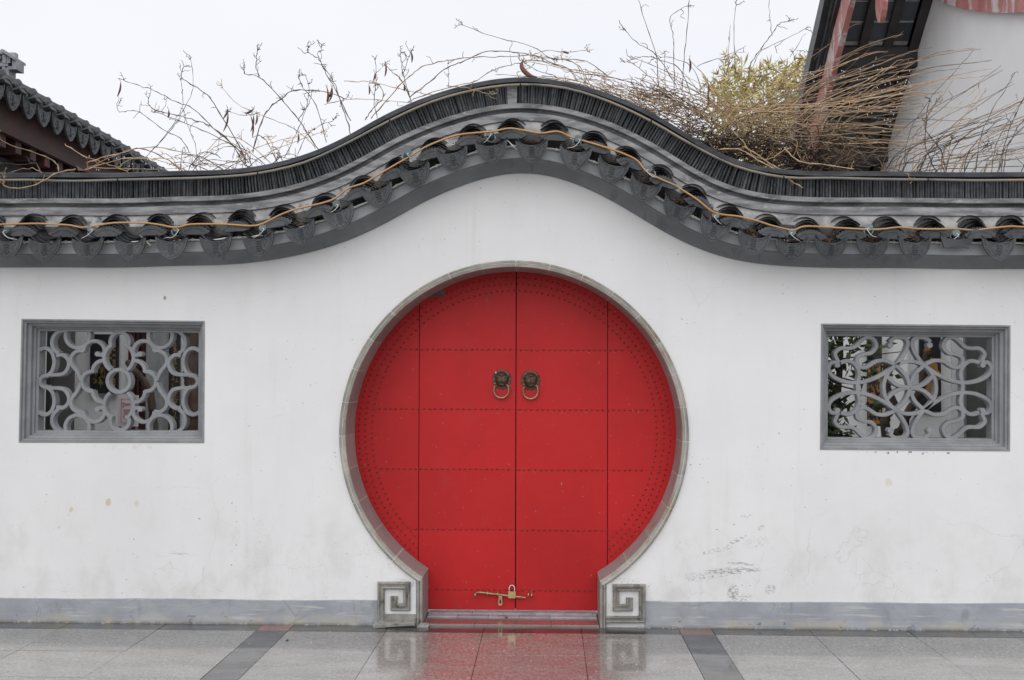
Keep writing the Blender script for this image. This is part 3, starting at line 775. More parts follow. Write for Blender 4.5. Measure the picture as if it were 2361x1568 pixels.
# spiral key blocks beside the feet
def key(name, pts, w, broken=False):
    path = [xz(x, y, -.03) for x, y in pts]
    h = w / 2
    prof = [(-h, .002), (-h, -.022), (-h * .72, -.032), (-h * .40, -.030), (-h * .30, -.022), (h * .16, -.022), (h * .26, -.036), (h * .62, -.038), (h * .8, -.026), (h, -.022), (h, .002)]
    mb = MB(); mb.sweep(path, prof)
    return link(name, mb.mesh(name, 'keystone'), sur)
key('spiral_key', [(908,1375.5),(908,1400.5),(937.5,1400.5),(937.5,1351),(878,1351),(878,1429)], 16.2 * .00248)
key('spiral_key', [(1451.5,1379),(1451.5,1402),(1420.5,1402),(1420.5,1356),(1481,1356),(1481,1429.5),(1397,1429.5)], 15.4 * .00248)
# broken bottom bar on the left
mb = MB(); p0, p1 = xz(886, 1417, -.02), xz(959, 1430, -.02)
mb.box(p0[0], p1[0], -.016, .002, 0.012, p0[1] + .002)
link('broken_key_bar', mb.mesh('broken_key_bar', 'keystone'), sur, label='broken dark lower bar of the spiral block')
mb = MB(); mb.box(-.118, .118, -.022, .022, -.008, .010, .003)
link('broken_key_bar', mb.mesh('broken_key_bar', 'keystone'), sur, (xz(909, 1433, -.06)[0], -.062, 0.018), (R(6), R(-4.2), R(1)), label='fallen stone bar lying at the foot of the wall')
mb = MB(); mb.prism([(-.035, -.008), (.03, -.008), (.036, .004), (.01, .012), (-.02, .009)], -.02, .02)
link('mortar_lump', mb.mesh('mortar_lump', 'bed'), sur, (xz(975, 1438, -.05)[0], -.04, 0.008))
# light rough plaster inside the two keys
for (xa, ya, xb, yb) in ((886, 1359, 960, 1418), (1397, 1348, 1474, 1423)):
    (x0, z1), (x1, z0) = xz(xa, ya, -.004), xz(xb, yb, -.004)
    mb = MB(); mb.box(x0, x1, -.006, .002, z0, z1)
    link('key_infill', mb.mesh('key_infill', 'plaster'), sur)

# step and sill
step = thing('door_step', (cx, 0.1, 0), 'low wet pinkish granite step in front of the red gate with two grey brick courses', 'step')
x0, x1 = CXL + .002, CXR - .002
def slabrow(name, xs, ya, yb, za, zb, mat, ch=.002):
    for a, b in zip(xs, xs[1:]):
        mb = MB(); mb.box(a + .0012, b - .0012, ya, yb, za, zb + rnd.uniform(-.001, .001), ch)
        link(name, mb.mesh(name, mat), step)
xa = [x0 - .03, xz(1094, 1436, 0)[0], xz(1271, 1436, 0)[0], x1 + .01]
mb = MB(); mb.box(x0 + .001, x1 - .001, .10, .34, -.02, .004); link('step_bed', mb.mesh('step_bed', 'bed'), step)
slabrow('step_slab', [max(xa[0], x0), xa[1], xa[2], x1], -.018, .168, -.02, .012, 'stepslab')
xs = [x0 + .005] + [xz(p, 1412, .2)[0] for p in (1055, 1126, 1197, 1268)] + [x1 - .005]
slabrow('sill_brick', xs, .172, .243, -.005, .020, 'sill')
xs = [x0 + .005] + [xz(p, 1407, .28)[0] for p in (1023, 1090, 1160, 1229, 1300, 1365)] + [x1 - .005]
slabrow('sill_brick', xs, .2445, .314, -.005, .027, 'sill')

# ------------------------------------------------------------------ the red gate
YD = 0.318
gate = thing('moon_gate', (cx, YD, 0), 'round red metal door with rows of studs, closed in the white wall', 'gate')
RD = RI + 0.02
bx = [-9, xz(966, 1000, YD)[0], xz(1189.3, 1000, YD)[0], xz(1401, 1000, YD)[0], 9]
rowz = [xz(1180, y, YD)[1] for y in (1361, 1222, 1083, 944.5, 807)]
zb = 0.031
def clip_region(xa, xb, za, zc):
    """polygon of the gate disc (plus the straight part below) between xa..xb and za..zc"""
    half_l, half_r = CXL - .012, CXR + .012
    pts = []
    al = math.asin((cx - half_l) / RD); ar = math.asin((half_r - cx) / RD)
    base = [(half_l, zb), (half_r, zb)] + [circ(RD, ar + (2 * math.pi - al - ar) * i / 140) for i in range(141)]
    poly = base
    def clip(poly, f, inter):
        out = []
        for i in range(len(poly)):
            a, b = poly[i], poly[(i + 1) % len(poly)]
            fa, fb = f(a), f(b)
            if fa >= 0: out.append(a)
            if fa * fb < 0:
                t = fa / (fa - fb); out.append((a[0] + (b[0] - a[0]) * t, a[1] + (b[1] - a[1]) * t))
        return out
    for f in (lambda p: p[0] - xa, lambda p: xb - p[0], lambda p: p[1] - za, lambda p: zc - p[1]):
        poly = clip(poly, f, None)
        if len(poly) < 3: return None
    return poly
mb = MB(); mb.prism(clip_region(-9, 9, -1, 9), YD + .045, YD + .06); link('door_backing', mb.mesh('door_backing', 'darkwood'), gate)  # unseen board added so no light shows through the seams
def stud_at(mbx, x, z, y):
    r = 0.0058; n = 7
    vs = []; fs = []
    for j, (rr, yy) in enumerate(((r, 0), (r * .85, -.0035), (r * .45, -.006))):
        for i in range(n):
            a = 2 * math.pi * i / n; vs.append((x + rr * math.cos(a), y + yy, z + rr * math.sin(a)))
    vs.append((x, y - .0068, z))
    for j in range(2):
        for i in range(n): fs.append((j * n + i, j * n + (i + 1) % n, (j + 1) * n + (i + 1) % n, (j + 1) * n + i))
    for i in range(n): fs.append((2 * n + i, 2 * n + (i + 1) % n, 3 * n))
    mbx.add(vs, fs)
ccx, ccz = xz(1184.7, 998.5, YD)
studs = []
for rr_px in (359, 344.3, 328.5):
    rr = rr_px * 0.00261
    n = int(2 * math.pi * rr / 0.0345)
    for i in range(n):
        a = 2 * math.pi * i / n + rr_px
        x, z = ccx + rr * math.sin(a) + rnd.uniform(-1, 1) * .0016, ccz - rr * math.cos(a) + rnd.uniform(-1, 1) * .0016
        if z < ccz and bx[1] - 0.0 < x < bx[3] + .0: continue
        studs.append((x, z))
for zi, z0 in enumerate(rowz):
    rin = 318 * 0.00261
    if zi == 0: xl, xr = CXL + .045, CXR - .02
    else:
        hw_ = math.sqrt(max(0, rin ** 2 - (z0 - ccz) ** 2)); xl, xr = ccx - hw_, ccx + hw_
    x = xl + .006; dr = rnd.uniform(-.002, .002)
    while x < xr:
        if abs(x - bx[2]) > .012: studs.append((x, z0 + rnd.uniform(-1, 1) * .0014 + (-.0015 if x > bx[2] else .0015)))
        x += 0.0335 * rnd.uniform(.9, 1.1)
for li in range(4):
    xa, xb = bx[li] + .0022, bx[li + 1] - .0022
    if li == 1: xb = bx[2] - .003
    if li == 2: xa = bx[2] + .003
    dy = (0.0, -.0015, .0006, .0012)[li]
    zoff = (0, .0, -.004, -.004)[li]
    bm_ = MB(); poly = clip_region(xa + .004, xb - .004, zb + .005, 9)
    bm_.prism(poly, YD + .006 + dy, YD + .04 + dy)
    leaf = link('door_leaf', bm_.mesh('door_leaf', 'darkwood'), gate)
    zz = [zb + zoff] + rowz + [9]
    for r_ in range(6):
        poly = clip_region(xa, xb, zz[r_] + (.0004 if r_ else 0), zz[r_ + 1] - .0004)
        if not poly: continue
        mb = MB(); mb.prism(poly, YD + dy + .0005 * ((r_ + li) % 3), YD + .007 + dy)
        link('metal_sheet', mb.mesh('metal_sheet', 'door'), leaf)
    sm = MB()
    for (x, z) in studs:
        if xa - .001 <= x <= xb + .001: stud_at(sm, x, z, YD + dy + .0012)
    link('stud_row', sm.mesh('stud_row', 'stud', True), leaf, kind='stuff')

# knockers
def knocker_meshes():
    mb = MB(); n = 40; rings = 14; W, H = 0.0585, 0.0605
    vs = []; fs = []
    def hgt(x, z):
        # x,z in metres from the middle, z up : depth of relief
        u, v = x / .0585, z / .0605
        h = .003
        d = math.hypot(u / .72, (v - .02) / .78)
        if d < 1: h += .020 * (1 - d * d) ** .6
        def blob(cx_, cz_, rx, rz, a):
            q = ((u - cx_) / rx) ** 2 + ((v - cz_) / rz) ** 2
            return a * math.exp(-q * 1.6)
        h += blob(0, .50, .50, .22, .010) - blob(0, .24, .55, .06, .004)
        for s_ in (-1, 1):
            h += blob(.24 * s_, .22, .24, .06, .006) + blob(.24 * s_, .08, .10, .09, .007) - blob(.24 * s_, .08, .16, .14, .004)
            h += blob(.26 * s_, -.14, .14, .12, .004) + blob(.72 * s_, .56, .14, .13, .007)
            h -= blob(.62 * s_, -.2, .10, .4, .006)
            h += blob(.62 * s_, .30, .2, .09, .006)
        h += blob(0, -.12, .085, .22, .008) + blob(0, -.22, .17, .07, .006)
        h -= blob(0, -.43, .22, .035, .009); h += blob(0, -.52, .25, .06, .005) + blob(0, -.36, .2, .04, .004)
        return h
    vs.append((0, -hgt(0, 0), 0))
    for j in range(1, rings + 1):
        for i in range(n):
            a = 2 * math.pi * i / n; k = j / rings
            lob = 1 + .05 * math.cos(a * 13) * (k > .93)
            x, z = W * k * lob * math.cos(a), H * k * lob * math.sin(a)
            rel = hgt(x, z)
            if k > .78: rel += .0016 * (1 + math.cos(a * 26)) * .5
            rel = .003 + (rel - .003) * 1.35
            vs.append((x, -rel if j < rings else 0.0, z))
    for i in range(n): fs.append((0, 1 + i, 1 + (i + 1) % n))
    for j in range(rings - 1):
        for i in range(n):
            fs.append((1 + j * n + i, 1 + j * n + (i + 1) % n, 1 + (j + 1) * n + (i + 1) % n, 1 + (j + 1) * n + i))
    mb.add(vs, fs)
    mask = mb.mesh('lion_mask', 'bronze', True)
    rg = MB(); pts = []
    for i in range(31):
        a = R(-215) + R(250) * i / 30
        k = .045
        pts.append((k * math.cos(a), -.020 - .004 * math.sin(a), -.064 + .047 * math.sin(a)))
    rg.tube(pts, [.0048 + .0016 * math.sin(math.pi * i / 30) for i in range(31)], 8)
    rg.tube([(-.037, -.02, -.037), (-.034, -.026, -.0265), (-.048, -.028, -.0255)], .003, 6)
    rg.tube([(.024, -.028, -.030), (.040, -.028, -.034), (.060, -.026, -.039)], .003, 6)
    return mask, rg.mesh('knocker_ring', 'brass', True)
mmask, mring = knocker_meshes()
for (px, py, lab, rz) in ((1157, 875, 'bronze lion head knocker left of the seam', 0), (1223.5, 877, 'bronze lion head knocker right of the seam', 0)):
    x, z = xz(px, py, YD - .01)
    k = link('lion_knocker', mmask, gate, (x, YD - .0005, z), label=lab)
    link('knocker_ring', mring, k, rot=(0, rnd.uniform(-.04, .04), 0))
    if px < 1190:
        sc = MB(); sc.tube([(-.036, -.006, .042), (-.036, -.013, .042)], .0045, 8)
        link('screw_head', sc.mesh('screw_head', 'steel'), k)
# sliding bolt
bolt = link('slide_bolt', (lambda m: m.mesh('slide_bolt', 'brass', True, 50))((lambda mb: (mb.tube([(*xz(1094, 1375, YD - .05)[:1], YD - .045, xz(1094, 1375, YD - .05)[1]), (xz(1097, 1367, YD)[0], YD - .035, xz(1097, 1367, YD)[1]), (xz(1100.5, 1364.5, YD)[0], YD - .022, xz(1100.5, 1364.5, YD)[1]), (xz(1106, 1364.7, YD)[0], YD - .018, xz(1106, 1364.7, YD)[1]), (xz(1212, 1377, YD)[0], YD - .018, xz(1212, 1377, YD)[1])], .0072, 10), mb)[1])(MB())), gate)
for (px, py) in ((1124.7, 1368), (1147.5, 1369.3), (1218.4, 1371), (1226, 1372)):
    x, z = xz(px, py, YD - .01)
    mb = MB(); mb.tube([(x, YD, z + .011), (x, YD - .02, z + .012), (x, YD - .028, z), (x, YD - .02, z - .012), (x, YD, z - .011)], .0035, 6)
    link('bolt_staple', mb.mesh('bolt_staple', 'padlock', True, 60), gate)
x, z = xz(1153.5, 1372, YD - .02)
hp = [(-.011, .0), (.011, .0), (.010, -.02), (.0125, -.035), (.0125, -.052), (.008, -.062), (-.008, -.062), (-.0125, -.052), (-.0125, -.035), (-.010, -.02)]
mb = MB(); loop = hp; hol = [(-.005, -.028), (.005, -.028), (.006, -.048), (.0, -.054), (-.006, -.048)]
tr = tessellate_polygon([[Vector((p[0], p[1], 0)) for p in l] for l in (loop, list(reversed(hol)))])
fl = loop + list(reversed(hol)); k = len(fl)
vs = [(x + p[0], YD - .022, z + p[1]) for p in fl] + [(x + p[0], YD - .018, z + p[1]) for p in fl]
fs = [tuple(t) for t in tr] + [tuple(i + k for i in t) for t in tr]
for (st, ln_) in ((0, len(loop)), (len(loop), len(hol))):
    fs += [(st + i, st + (i + 1) % ln_, st + (i + 1) % ln_ + k, st + i + k) for i in range(ln_)]
mb.add(vs, fs); link('bolt_hasp', mb.mesh('bolt_hasp', 'brass'), gate)
x, z = xz(1179.4, 1348.5, YD)
mb = MB(); mb.tube([(x, YD, z + .006), (x, YD - .018, z + .006), (x, YD - .026, z - .001), (x, YD - .018, z - .008), (x, YD, z - .008)], .0028, 6)
link('lock_staple', mb.mesh('lock_staple', 'padlock', True, 60), gate)
# padlock
(xa, za), (xb, zc_) = xz(1171.7, 1378.5, YD - .03), xz(1189, 1363.3, YD - .03)
pl = thing('padlock', ((xa + xb) / 2, YD - .03, za), 'brass padlock with steel shackle hanging over the slide bolt', 'padlock')
mb = MB(); mb.prism([(xa + .006, za), (xb - .003, za), (xb, za + .003), (xb, zc_ - .003), (xb - .003, zc_), (xa + .003, zc_), (xa, zc_ - .003), (xa, za + .003)], YD - .041, YD - .026)
link('lock_body', mb.mesh('lock_body', 'padlock'), pl)
mb = MB(); xm = (xa + xb) / 2; ww = .0165
mb.tube([(xm - ww, YD - .033, zc_ - .005), (xm - ww, YD - .033, zc_ + .016)] + [(xm - ww * math.cos(R(18 * i)), YD - .033 + .006 * math.sin(R(18 * i)), zc_ + .016 + .019 * math.sin(R(18 * i))) for i in range(1, 10)] + [(xm + ww, YD - .033, zc_ + .016), (xm + ww, YD - .033, zc_ - .005)], .0032, 8)
link('shackle', mb.mesh('shackle', 'steel', True, 60), pl)
# strip of old tape under the ring
mb = MB(); (xa, za), (xb, zb_) = xz(985, 686, YD), xz(1027, 668, YD)
mb.prism([(xa, za), (xb, za + .004), (xb + .004, zb_), (xa + .03, zb_ - .006)], YD - .004, YD - .002)
link('tape_scrap', mb.mesh('tape_scrap', 'tape'), gate, label='scrap of grey tape stuck under the ring')

# ------------------------------------------------------------------ lattice windows
FP = [(0, -.003), (.009, -.003), (.012, .012), (.022, .016), (.024, .040), (.034, .046), (.040, .050), (.042, .078), (.052, .084), (.054, .10), (.066, .103), (.066, .19), (0, .19)]
YL = 0.104
def window(key_, label):
    q = WQ[key_]
    win = bpy.data.objects.new('lattice_window', None); col.objects.link(win)
    win.parent = wall; win.matrix_parent_inverse = Matrix.Translation(-wall.location); win['label'] = label
    mb = MB(); mb.sweep([tuple(p) for p in q], FP, closed=True)
    link('window_frame', mb.mesh('window_frame', 'lattice'), win)
    return win
lat_i = [0]
def bar(win, pts, conv, w=0.0222, step=0.2, ball=None, closed=False):
    P = cr([conv(*p) for p in pts], step, closed)
    P = [(p[0], p[1]) for p in P]
    lat_i[0] += 1; e = 0.0005 * (lat_i[0] % 9)
    h = w / 2
    mb = MB(); mb.sweep(P, [(-h, YL + e + .003), (-h + .003, YL + e), (h - .003, YL + e), (h, YL + e + .003), (h, YL + .062 - e), (-h, YL + .062 - e)], closed=closed)
    if ball:
        bx_, bz_ = conv(*ball[:2]); rr = ball[2]
        mb.prism([(bx_ + rr * math.cos(2 * math.pi * i / 16), bz_ + rr * math.sin(2 * math.pi * i / 16)) for i in range(16)], YL + e - .0003, YL + .061)
    return link('lattice_bar', mb.mesh('lattice_bar', 'lattice'), win)
def arcp(cx_, cy_, r, a0, a1, n=9, ry=None):
    ry = ry or r
    return [(cx_ + r * math.cos(R(a0 + (a1 - a0) * i / n)), cy_ + ry * math.sin(R(a0 + (a1 - a0) * i / n))) for i in range(n + 1)]
wl = window('l', 'left window with a flower shaped lattice of round petals')
def cl(u, v):  # crop units from the middle of the left window, v up
    X_, Y_ = 1142 + u, 787 - v
    return xz(X_ * .23894, 691.6 + Y_ * .23894, YL)
bar(wl, arcp(0, 4, 109, 0, 345, 23), cl, closed=True)
for sy in (1, -1):
    bar(wl, [(x, sy * y) for x, y in arcp(10, 382, 92, -20, 200, 12)], cl)
    for sx in (1, -1):
        m = lambda L: [(sx * x, sy * y) for x, y in L]
        bar(wl, m(arcp(0, 228, 142, 62, -56, 11)), cl)
        bar(wl, m(arcp(148, 98, 104, 92, -6, 8)), cl)
        bar(wl, m(arcp(262, 0, 96, 98, 0, 8)), cl)
        a = arcp(240, 290, 102, 205, 0, 16)
        bar(wl, m([(203, 262), (160, 255), (141, 282)] + a[2:]), cl, ball=(sx * 206, sy * 266, .0150))
        bar(wl, m(arcp(372, 205, 92, 112, -35, 10) + [(400, 90), (365, 10)]), cl)
        bar(wl, m(arcp(400, 442, 116, 160, 385, 16)), cl)
        bar(wl, m(arcp(528, 375, 116, 105, -64, 13)), cl)
        bar(wl, m([(785, 292), (718, 322), (652, 288), (622, 195), (645, 100), (700, 48)]), cl)
        bar(wl, m([(602, 247), (548, 258), (492, 215), (484, 150), (525, 82), (600, 64), (672, 64), (728, 50), (757, 22), (762, -4)]), cl)
wr = window('r', 'right window with a lattice of looping knots round a four petal circle')
def crr(u, v):
    X_, Y_ = 1155 + u, 787 - v
    return xz(1844.4 + X_ * .22051, 720.5 + Y_ * .22051, YL)
bar(wr, arcp(0, 0, 275, 0, 352, 45), crr, closed=True)
for sy in (1, -1):
    for sx in (1, -1):
        m = lambda L: [(sx * x, sy * y) for x, y in L]
        bar(wr, m([(0, 5), (22, 80), (62, 152), (150, 235)]), crr)
        bar(wr, m([(5, 0), (92, 14), (165, 48), (248, 128)]), crr)
        bar(wr, m([(150, 228), (95, 300), (45, 385), (22, 465), (48, 515), (100, 528), (165, 520), (215, 480)]), crr, ball=(sx * 206, sy * 446, .0165))
        bar(wr, m([(150, 238), (200, 262), (262, 284), (355, 275), (440, 222), (505, 212), (552, 250), (545, 318), (475, 352), (405, 365), (352, 430), (378, 505), (450, 528), (515, 488), (575, 430), (640, 412), (725, 412), (782, 362), (770, 310), (745, 262)]), crr)
        bar(wr, m([(725, 262), (640, 280), (565, 235), (530, 150), (545, 60), (553, 0)]), crr)
        bar(wr, m([(750, 262), (818, 262), (853, 205), (818, 130), (700, 68), (555, 52), (415, 80), (275, 145), (150, 232)]), crr, ball=(sx * 760, sy * 238, .0155))

# ------------------------------------------------------------------ cables and lamps on the coping
RL = [(-60,518),(0,517.5),(81,515.5),(121,517),(162,519.5),(190,524.5),(226,519.5),(263,514),(323,513.5),(364,517.5),(404,524.4),(437,517.5),(485,516.5),(526,517.5),(578,520.7),(606,515.5),(647,495),(687,481),(740,469),
      (773.5,457),(802,434.7),(838,422.6),(870.6,404),(911,380),(943,362),(976,341.7),(1012,325.5),(1056.6,311),(1113,305),(1137,303.3),(1174,296),(1210,301),(1246.6,307),(1287,303.3),(1315,315.4),(1356,327.6),(1396,339.7),(1436.6,354),(1469,370),(1489,394),(1517.5,410.4),(1556,427),
      (1568,435),(1606,459),(1640,486),(1665,494.6),(1703,499),(1745,509),(1779,520),(1813,528.4),(1830,530.5),(1855,522),(1897.5,523.3),(1948,526.3),(2003,529),(2033,528.4),(2075,524),(2117,527.5),(2160,528.4),(2202,527.5),(2244,530.5),(2286,526.3),(2329,522),(2361,523.3),(2420,523)]
pts = cr([onY(x, y, -.212 + .008 * math.sin(i * 1.7)) for i, (x, y) in enumerate(RL)], .25)
mb = MB(); mb.tube(pts, .0054, 8)
tag(link('rope_light', mb.mesh('rope_light', 'rope', True)), 'amber rope light strung along the coping tiles over the gate', 'rope light')
pts = []
for i, p in enumerate(offc(dd(415.5, -.075))):
    if i % 9 == 0 and -5.9 < p.x < 5.9: pts.append(Vector((p.x, -.074 + rnd.uniform(-.004, .004), p.y + rnd.uniform(-.004, .004))))
mb = MB(); mb.tube(cr(pts, .34), .0078, 8)
tube = tag(link('tube_light', mb.mesh('tube_light', 'tube', True)), 'dull grey beige tube clipped along the top edge of the coping', 'tube')
clips = MB()
for p in pts[::3]:
    clips.tube([(p.x - .004, p.y, p.z), (p.x + .004, p.y, p.z)], .0095, 8)
link('tube_clip', clips.mesh('tube_clip', 'darkwood'), tube)
wc = []
for i, p in enumerate(offc(dd(559, -.15))):
    if i % 2 == 0 and -5.9 < p.x < 5.9: wc.append(Vector((p.x, -.150, p.y + .004 * math.sin(p.x * 27))))
mb = MB(); mb.tube(wc, .0052, 6)
cable = tag(link('white_cable', mb.mesh('white_cable', 'white', True)), 'thin white cable running along the cornice behind the drip tiles', 'cable')
cm = MB()
for a, b in zip(DRPX, DRPX[1:]):
    x, _ = xz((a[0] + b[0]) / 2, 560, -.125)
    q = min(wc, key=lambda p: abs(p.x - x))
    cm.box(q.x - .004, q.x + .004, -.152, -.136, q.z - .008, q.z + .008)
link('cable_clip', cm.mesh('cable_clip', 'white'), cable)
LAMPS = [(22, 536), (211, 532), (406, 531), (607, 531), (776, 474), (939, 357), (1131, 313), (1331.5, 324), (1499.5, 396), (1648, 502), (1826, 540), (2003, 529), (2203, 541)]
lb = MB(); lb.tube([(0, -.03, 0), (0, -.026, 0), (0, .026, 0)], .021, 14); m_lb = lb.mesh('lamp_body', 'lamp', True, 40)
lr = MB(); lr.tube([(0, .026, 0), (0, .032, 0)], .025, 14); m_lr = lr.mesh('lamp_ring', 'lamp_back', True, 40)
LLAB = ['small grey spot lamp under the rope light by the left picture edge', 'small grey spot lamp on the flat coping above the left end of the left window', 'small grey spot lamp on the coping above the right end of the left window', 'small grey spot lamp where the coping starts to rise on the left',
        'small grey spot lamp half way up the left slope of the coping', 'small grey spot lamp with a loose wire loop near the top of the left slope', 'small grey spot lamp just left of the topmost coping tile', 'small grey spot lamp just right of the topmost coping tiles',
        'small grey spot lamp high on the right slope of the coping', 'small grey spot lamp half way down the right slope of the coping', 'small grey spot lamp at the foot of the right slope of the coping', 'pale ringed spot lamp on the coping above the right window', 'small grey spot lamp above the broken drip tile']
for i, (px, py) in enumerate(LAMPS):
    x, z = xz(px, py, -.19)
    t = thing('spot_lamp', (x, -.19, z), LLAB[i], 'lamp', 'spot lamps tucked between the coping tiles')
    del t['base']
    t.rotation_euler = (R(-18) + rnd.uniform(-.1, .1), 0, rnd.uniform(-.4, .4))
    link('lamp_body', m_lb, t); link('lamp_ring', m_lr, t)
    s = rnd.choice((-1, 1)); wm = MB()
    wm.tube(cr([(0, -.03, -.004), (-.01 * s, -.04, -.018), (.02 * s, -.02, -.034 - rnd.uniform(0, .02)), (.055 * s, .03, -.035), (.075 * s, .06, -.045)], .34), .0023, 5)
    link('lamp_wire', wm.mesh('lamp_wire', 'white', True), t)
# loose white wires
for (pp, lab) in (([(1030, 510), (1046, 528), (1093, 575)], 0), ):
    pass
for (a, b) in (((322, 541), (347, 566)), ((1033, 0), (0, 0))):
    if b[0] == 0: continue
    mb = MB(); mb.tube([onY(*a, -.19), onY(*b, -.205)], .0035, 5)
    tag(link('loose_wire', mb.mesh('loose_wire', 'white', True)), 'short loose white wire slanting between two drip tiles at the left', 'wire')
mb = MB(); mb.tube([onY(1168, 322, -.19), onY(1192, 345.5, -.205)], .0035, 5)
tag(link('loose_wire', mb.mesh('loose_wire', 'white', True)), 'short loose white wire slanting below the topmost coping tile', 'wire')

# leaf litter caught behind the drip tiles
lm = MB()
for (px, py), amt in zip(DRP, [2, 3, 1, 1, 14, 1, 2, 20, 10, 14, 3, 4, 4, 10, 18, 14, 22, 30, 30, 60, 26, 40, 30, 30, 14, 5]):
    for _ in range(int(amt * 2.2)):
        c = onY(px + rnd.uniform(-22, 22) - 2, py - 14 - abs(rnd.gauss(0, 9)), -.165 + rnd.uniform(-.02, .03))
        a, b = rnd.uniform(.006, .016), rnd.uniform(.003, .006)
        d = Vector((rnd.gauss(0, 1), rnd.gauss(0, .6), rnd.gauss(0, .7))).normalized(); e = d.cross(Vector((rnd.gauss(0, 1), rnd.gauss(0, 1), rnd.gauss(0, 1)))).normalized()
        lm.add([c - d * a, c + e * b, c + d * a, c - e * b], [(0, 1, 2, 3)])
tag(link('leaf_litter', lm.mesh('leaf_litter', 'litter'), kind='stuff'), 'dry brown leaf litter caught in the gutters of the coping tiles', 'leaf litter')

# ------------------------------------------------------------------ side hall on the left (eave running away from us)
A = onY(6, 160, 1.5)
B = onZ(377, 385, A.z)
U = Vector((B.x - A.x, B.y - A.y, 0)).normalized()
V = Vector((-U.y, U.x, 0))           # away from the courtyard, to the left
if V.x > 0: V = -V
SP = (B - A).length / 14.0
hall = thing('side_hall', (A.x - 1.2, A.y + 2, 0), 'dark timber hall on the left with black tiled eave and dark red eave boards', 'hall')
def Lp(u, v, z): return Vector((A.x, A.y, 0)) + U * u + V * v + Vector((0, 0, A.z + z))
def lbox(mb, u0, u1, v0, v1, z0, z1, dz=0.0):
    c = [Lp(u, v, z + dz * (v - v0)) for z in (z0, z1) for v in (v0, v1) for u in (u0, u1)]
    mb.add(c, [(0, 1, 3, 2), (4, 6, 7, 5), (0, 4, 5, 1), (2, 3, 7, 6), (0, 2, 6, 4), (1, 5, 7, 3)])
hyaw = math.atan2(U.x, U.y)
rz_h = R(90) - hyaw
if True:
    tubes = MB()
    n = 9
    vs = []; fs = []
    for j in range(2):
        for i in range(n):
            a = math.pi * i / (n - 1)
            vs.append((math.cos(a) * .085, 1.6 * j, math.sin(a) * .085 + j * .80))
    for i in range(n - 1): fs.append((i, i + 1, n + i + 1, n + i))
    fs += [tuple(range(n)), tuple(range(n, 2 * n)), (0, n, 2 * n - 1, n - 1)]
    tubes.add(vs, fs); m_roll = tubes.mesh('roll_tile', 'tile', True, 50)
    for k in range(-9, 19):
        p = Lp(k * SP, 0, 0)
        e = link('edge_tile', m_edge, hall, (p.x, p.y, p.z - .045), (0, 0, rz_h)); e.scale = (1.15, 1.15, 1.2)
        e = link('edge_tile', m_edge, hall, (*(Lp(k * SP, -.02, -.082).xyz),), (R(-14), 0, rz_h)); e.scale = (1.0, 3.0, 1.0)
        link('roll_tile', m_roll, hall, (*(Lp(k * SP, .012, -.085).xyz),), (0, 0, rz_h))
        d = Lp((k + .5) * SP, -.015, -.175)
        e = link('drip_tile', m_drip, hall, (d.x, d.y, d.z), (R(4) + rnd.uniform(-.04, .04), 0, rz_h)); e.scale = (1.42, 1.2, 1.2)
    mb = MB()
    c = [Lp(-9 * SP, .0, -.13), Lp(18.5 * SP, .0, -.13), Lp(18.5 * SP, 2.6, 1.17), Lp(-9 * SP, 2.6, 1.17)]
    c2 = [p - Vector((0, 0, .06)) for p in c]
    mb.add(c + c2, [(0, 1, 2, 3), (4, 7, 6, 5), (0, 4, 5, 1), (1, 5, 6, 2), (2, 6, 7, 3), (3, 7, 4, 0)])
    link('roof', mb.mesh('roof', 'tile'), hall)
    mb = MB(); lbox(mb, -9 * SP, 18.3 * SP, .09, .13, -.40, -.10); link('eave_board', mb.mesh('eave_board', 'oldred'), hall)
    mb = MB(); lbox(mb, -9 * SP, 18.3 * SP, .16, 1.3, -.33, -.27); link('eave_soffit', mb.mesh('eave_soffit', 'darkwood'), hall)
    for k in range(-9, 19):
        mb = MB(); lbox(mb, k * SP * 1.0, k * SP + .11, .135, 1.1, -.49, -.335); link('rafter_end', mb.mesh('rafter_end', 'oldred'), hall)
    mb = MB(); lbox(mb, -9 * SP, 18.0 * SP, .30, .52, -.68, -.50); link('eave_beam', mb.mesh('eave_beam', 'darkwood'), hall)
    mb = MB(); lbox(mb, -9 * SP, 18.0 * SP, 1.15, 1.35, -1.35, -.3); link('lintel_panel', mb.mesh('lintel_panel', 'darkwood'), hall)
    mb = MB(); lbox(mb, -9 * SP, 18.0 * SP, 1.15, 1.35, -3.65, -1.352); link('wall', mb.mesh('wall', 'hallwhite'), hall)  # lower wall made white to bounce light into the courtyard corner
    for k in (-6, 0, 6, 12):
        mb = MB(); q0 = Lp(k * SP, .42, -A.z); q1 = Lp(k * SP, .42, -.6)
        mb.tube([q0, q1], .13, 14); link('column', mb.mesh('column', 'darkwood', True, 50), hall)
    # ridge carving seen above the roof edge
    (fx, fz), (fx0, fz0) = xz(45, 130, 3.2), xz(0, 168, 3.2)
    orn = bpy.data.objects.new('ridge_carving', None); col.objects.link(orn); orn.parent = hall; orn.matrix_parent_inverse = Matrix.Translation(-hall.location)
    w_ = .155; mb = MB()
    def F_(px, py): return xz(px, py, 3.2)
    for (a, b) in (((-60, 120), (14, 128)), ((-60, 150), (26, 157)), ((-60, 134), (8, 140)), ((36, 140), (45, 164)), ((14, 126), (22, 150)), ((24, 157), (44, 164)), ((24, 132), (32, 150)), ((12, 150), (19, 190)), ((20, 160), (27, 176)), ((-60, 160), (4, 185))):
        (xa_, za_), (xb_, zb_) = F_(*a), F_(*b)
        ee = .0017 * (a[0] + 61 + a[1]) % .03; mb.box(xa_, xb_, 3.12 + ee, 3.30 - ee, zb_, za_)
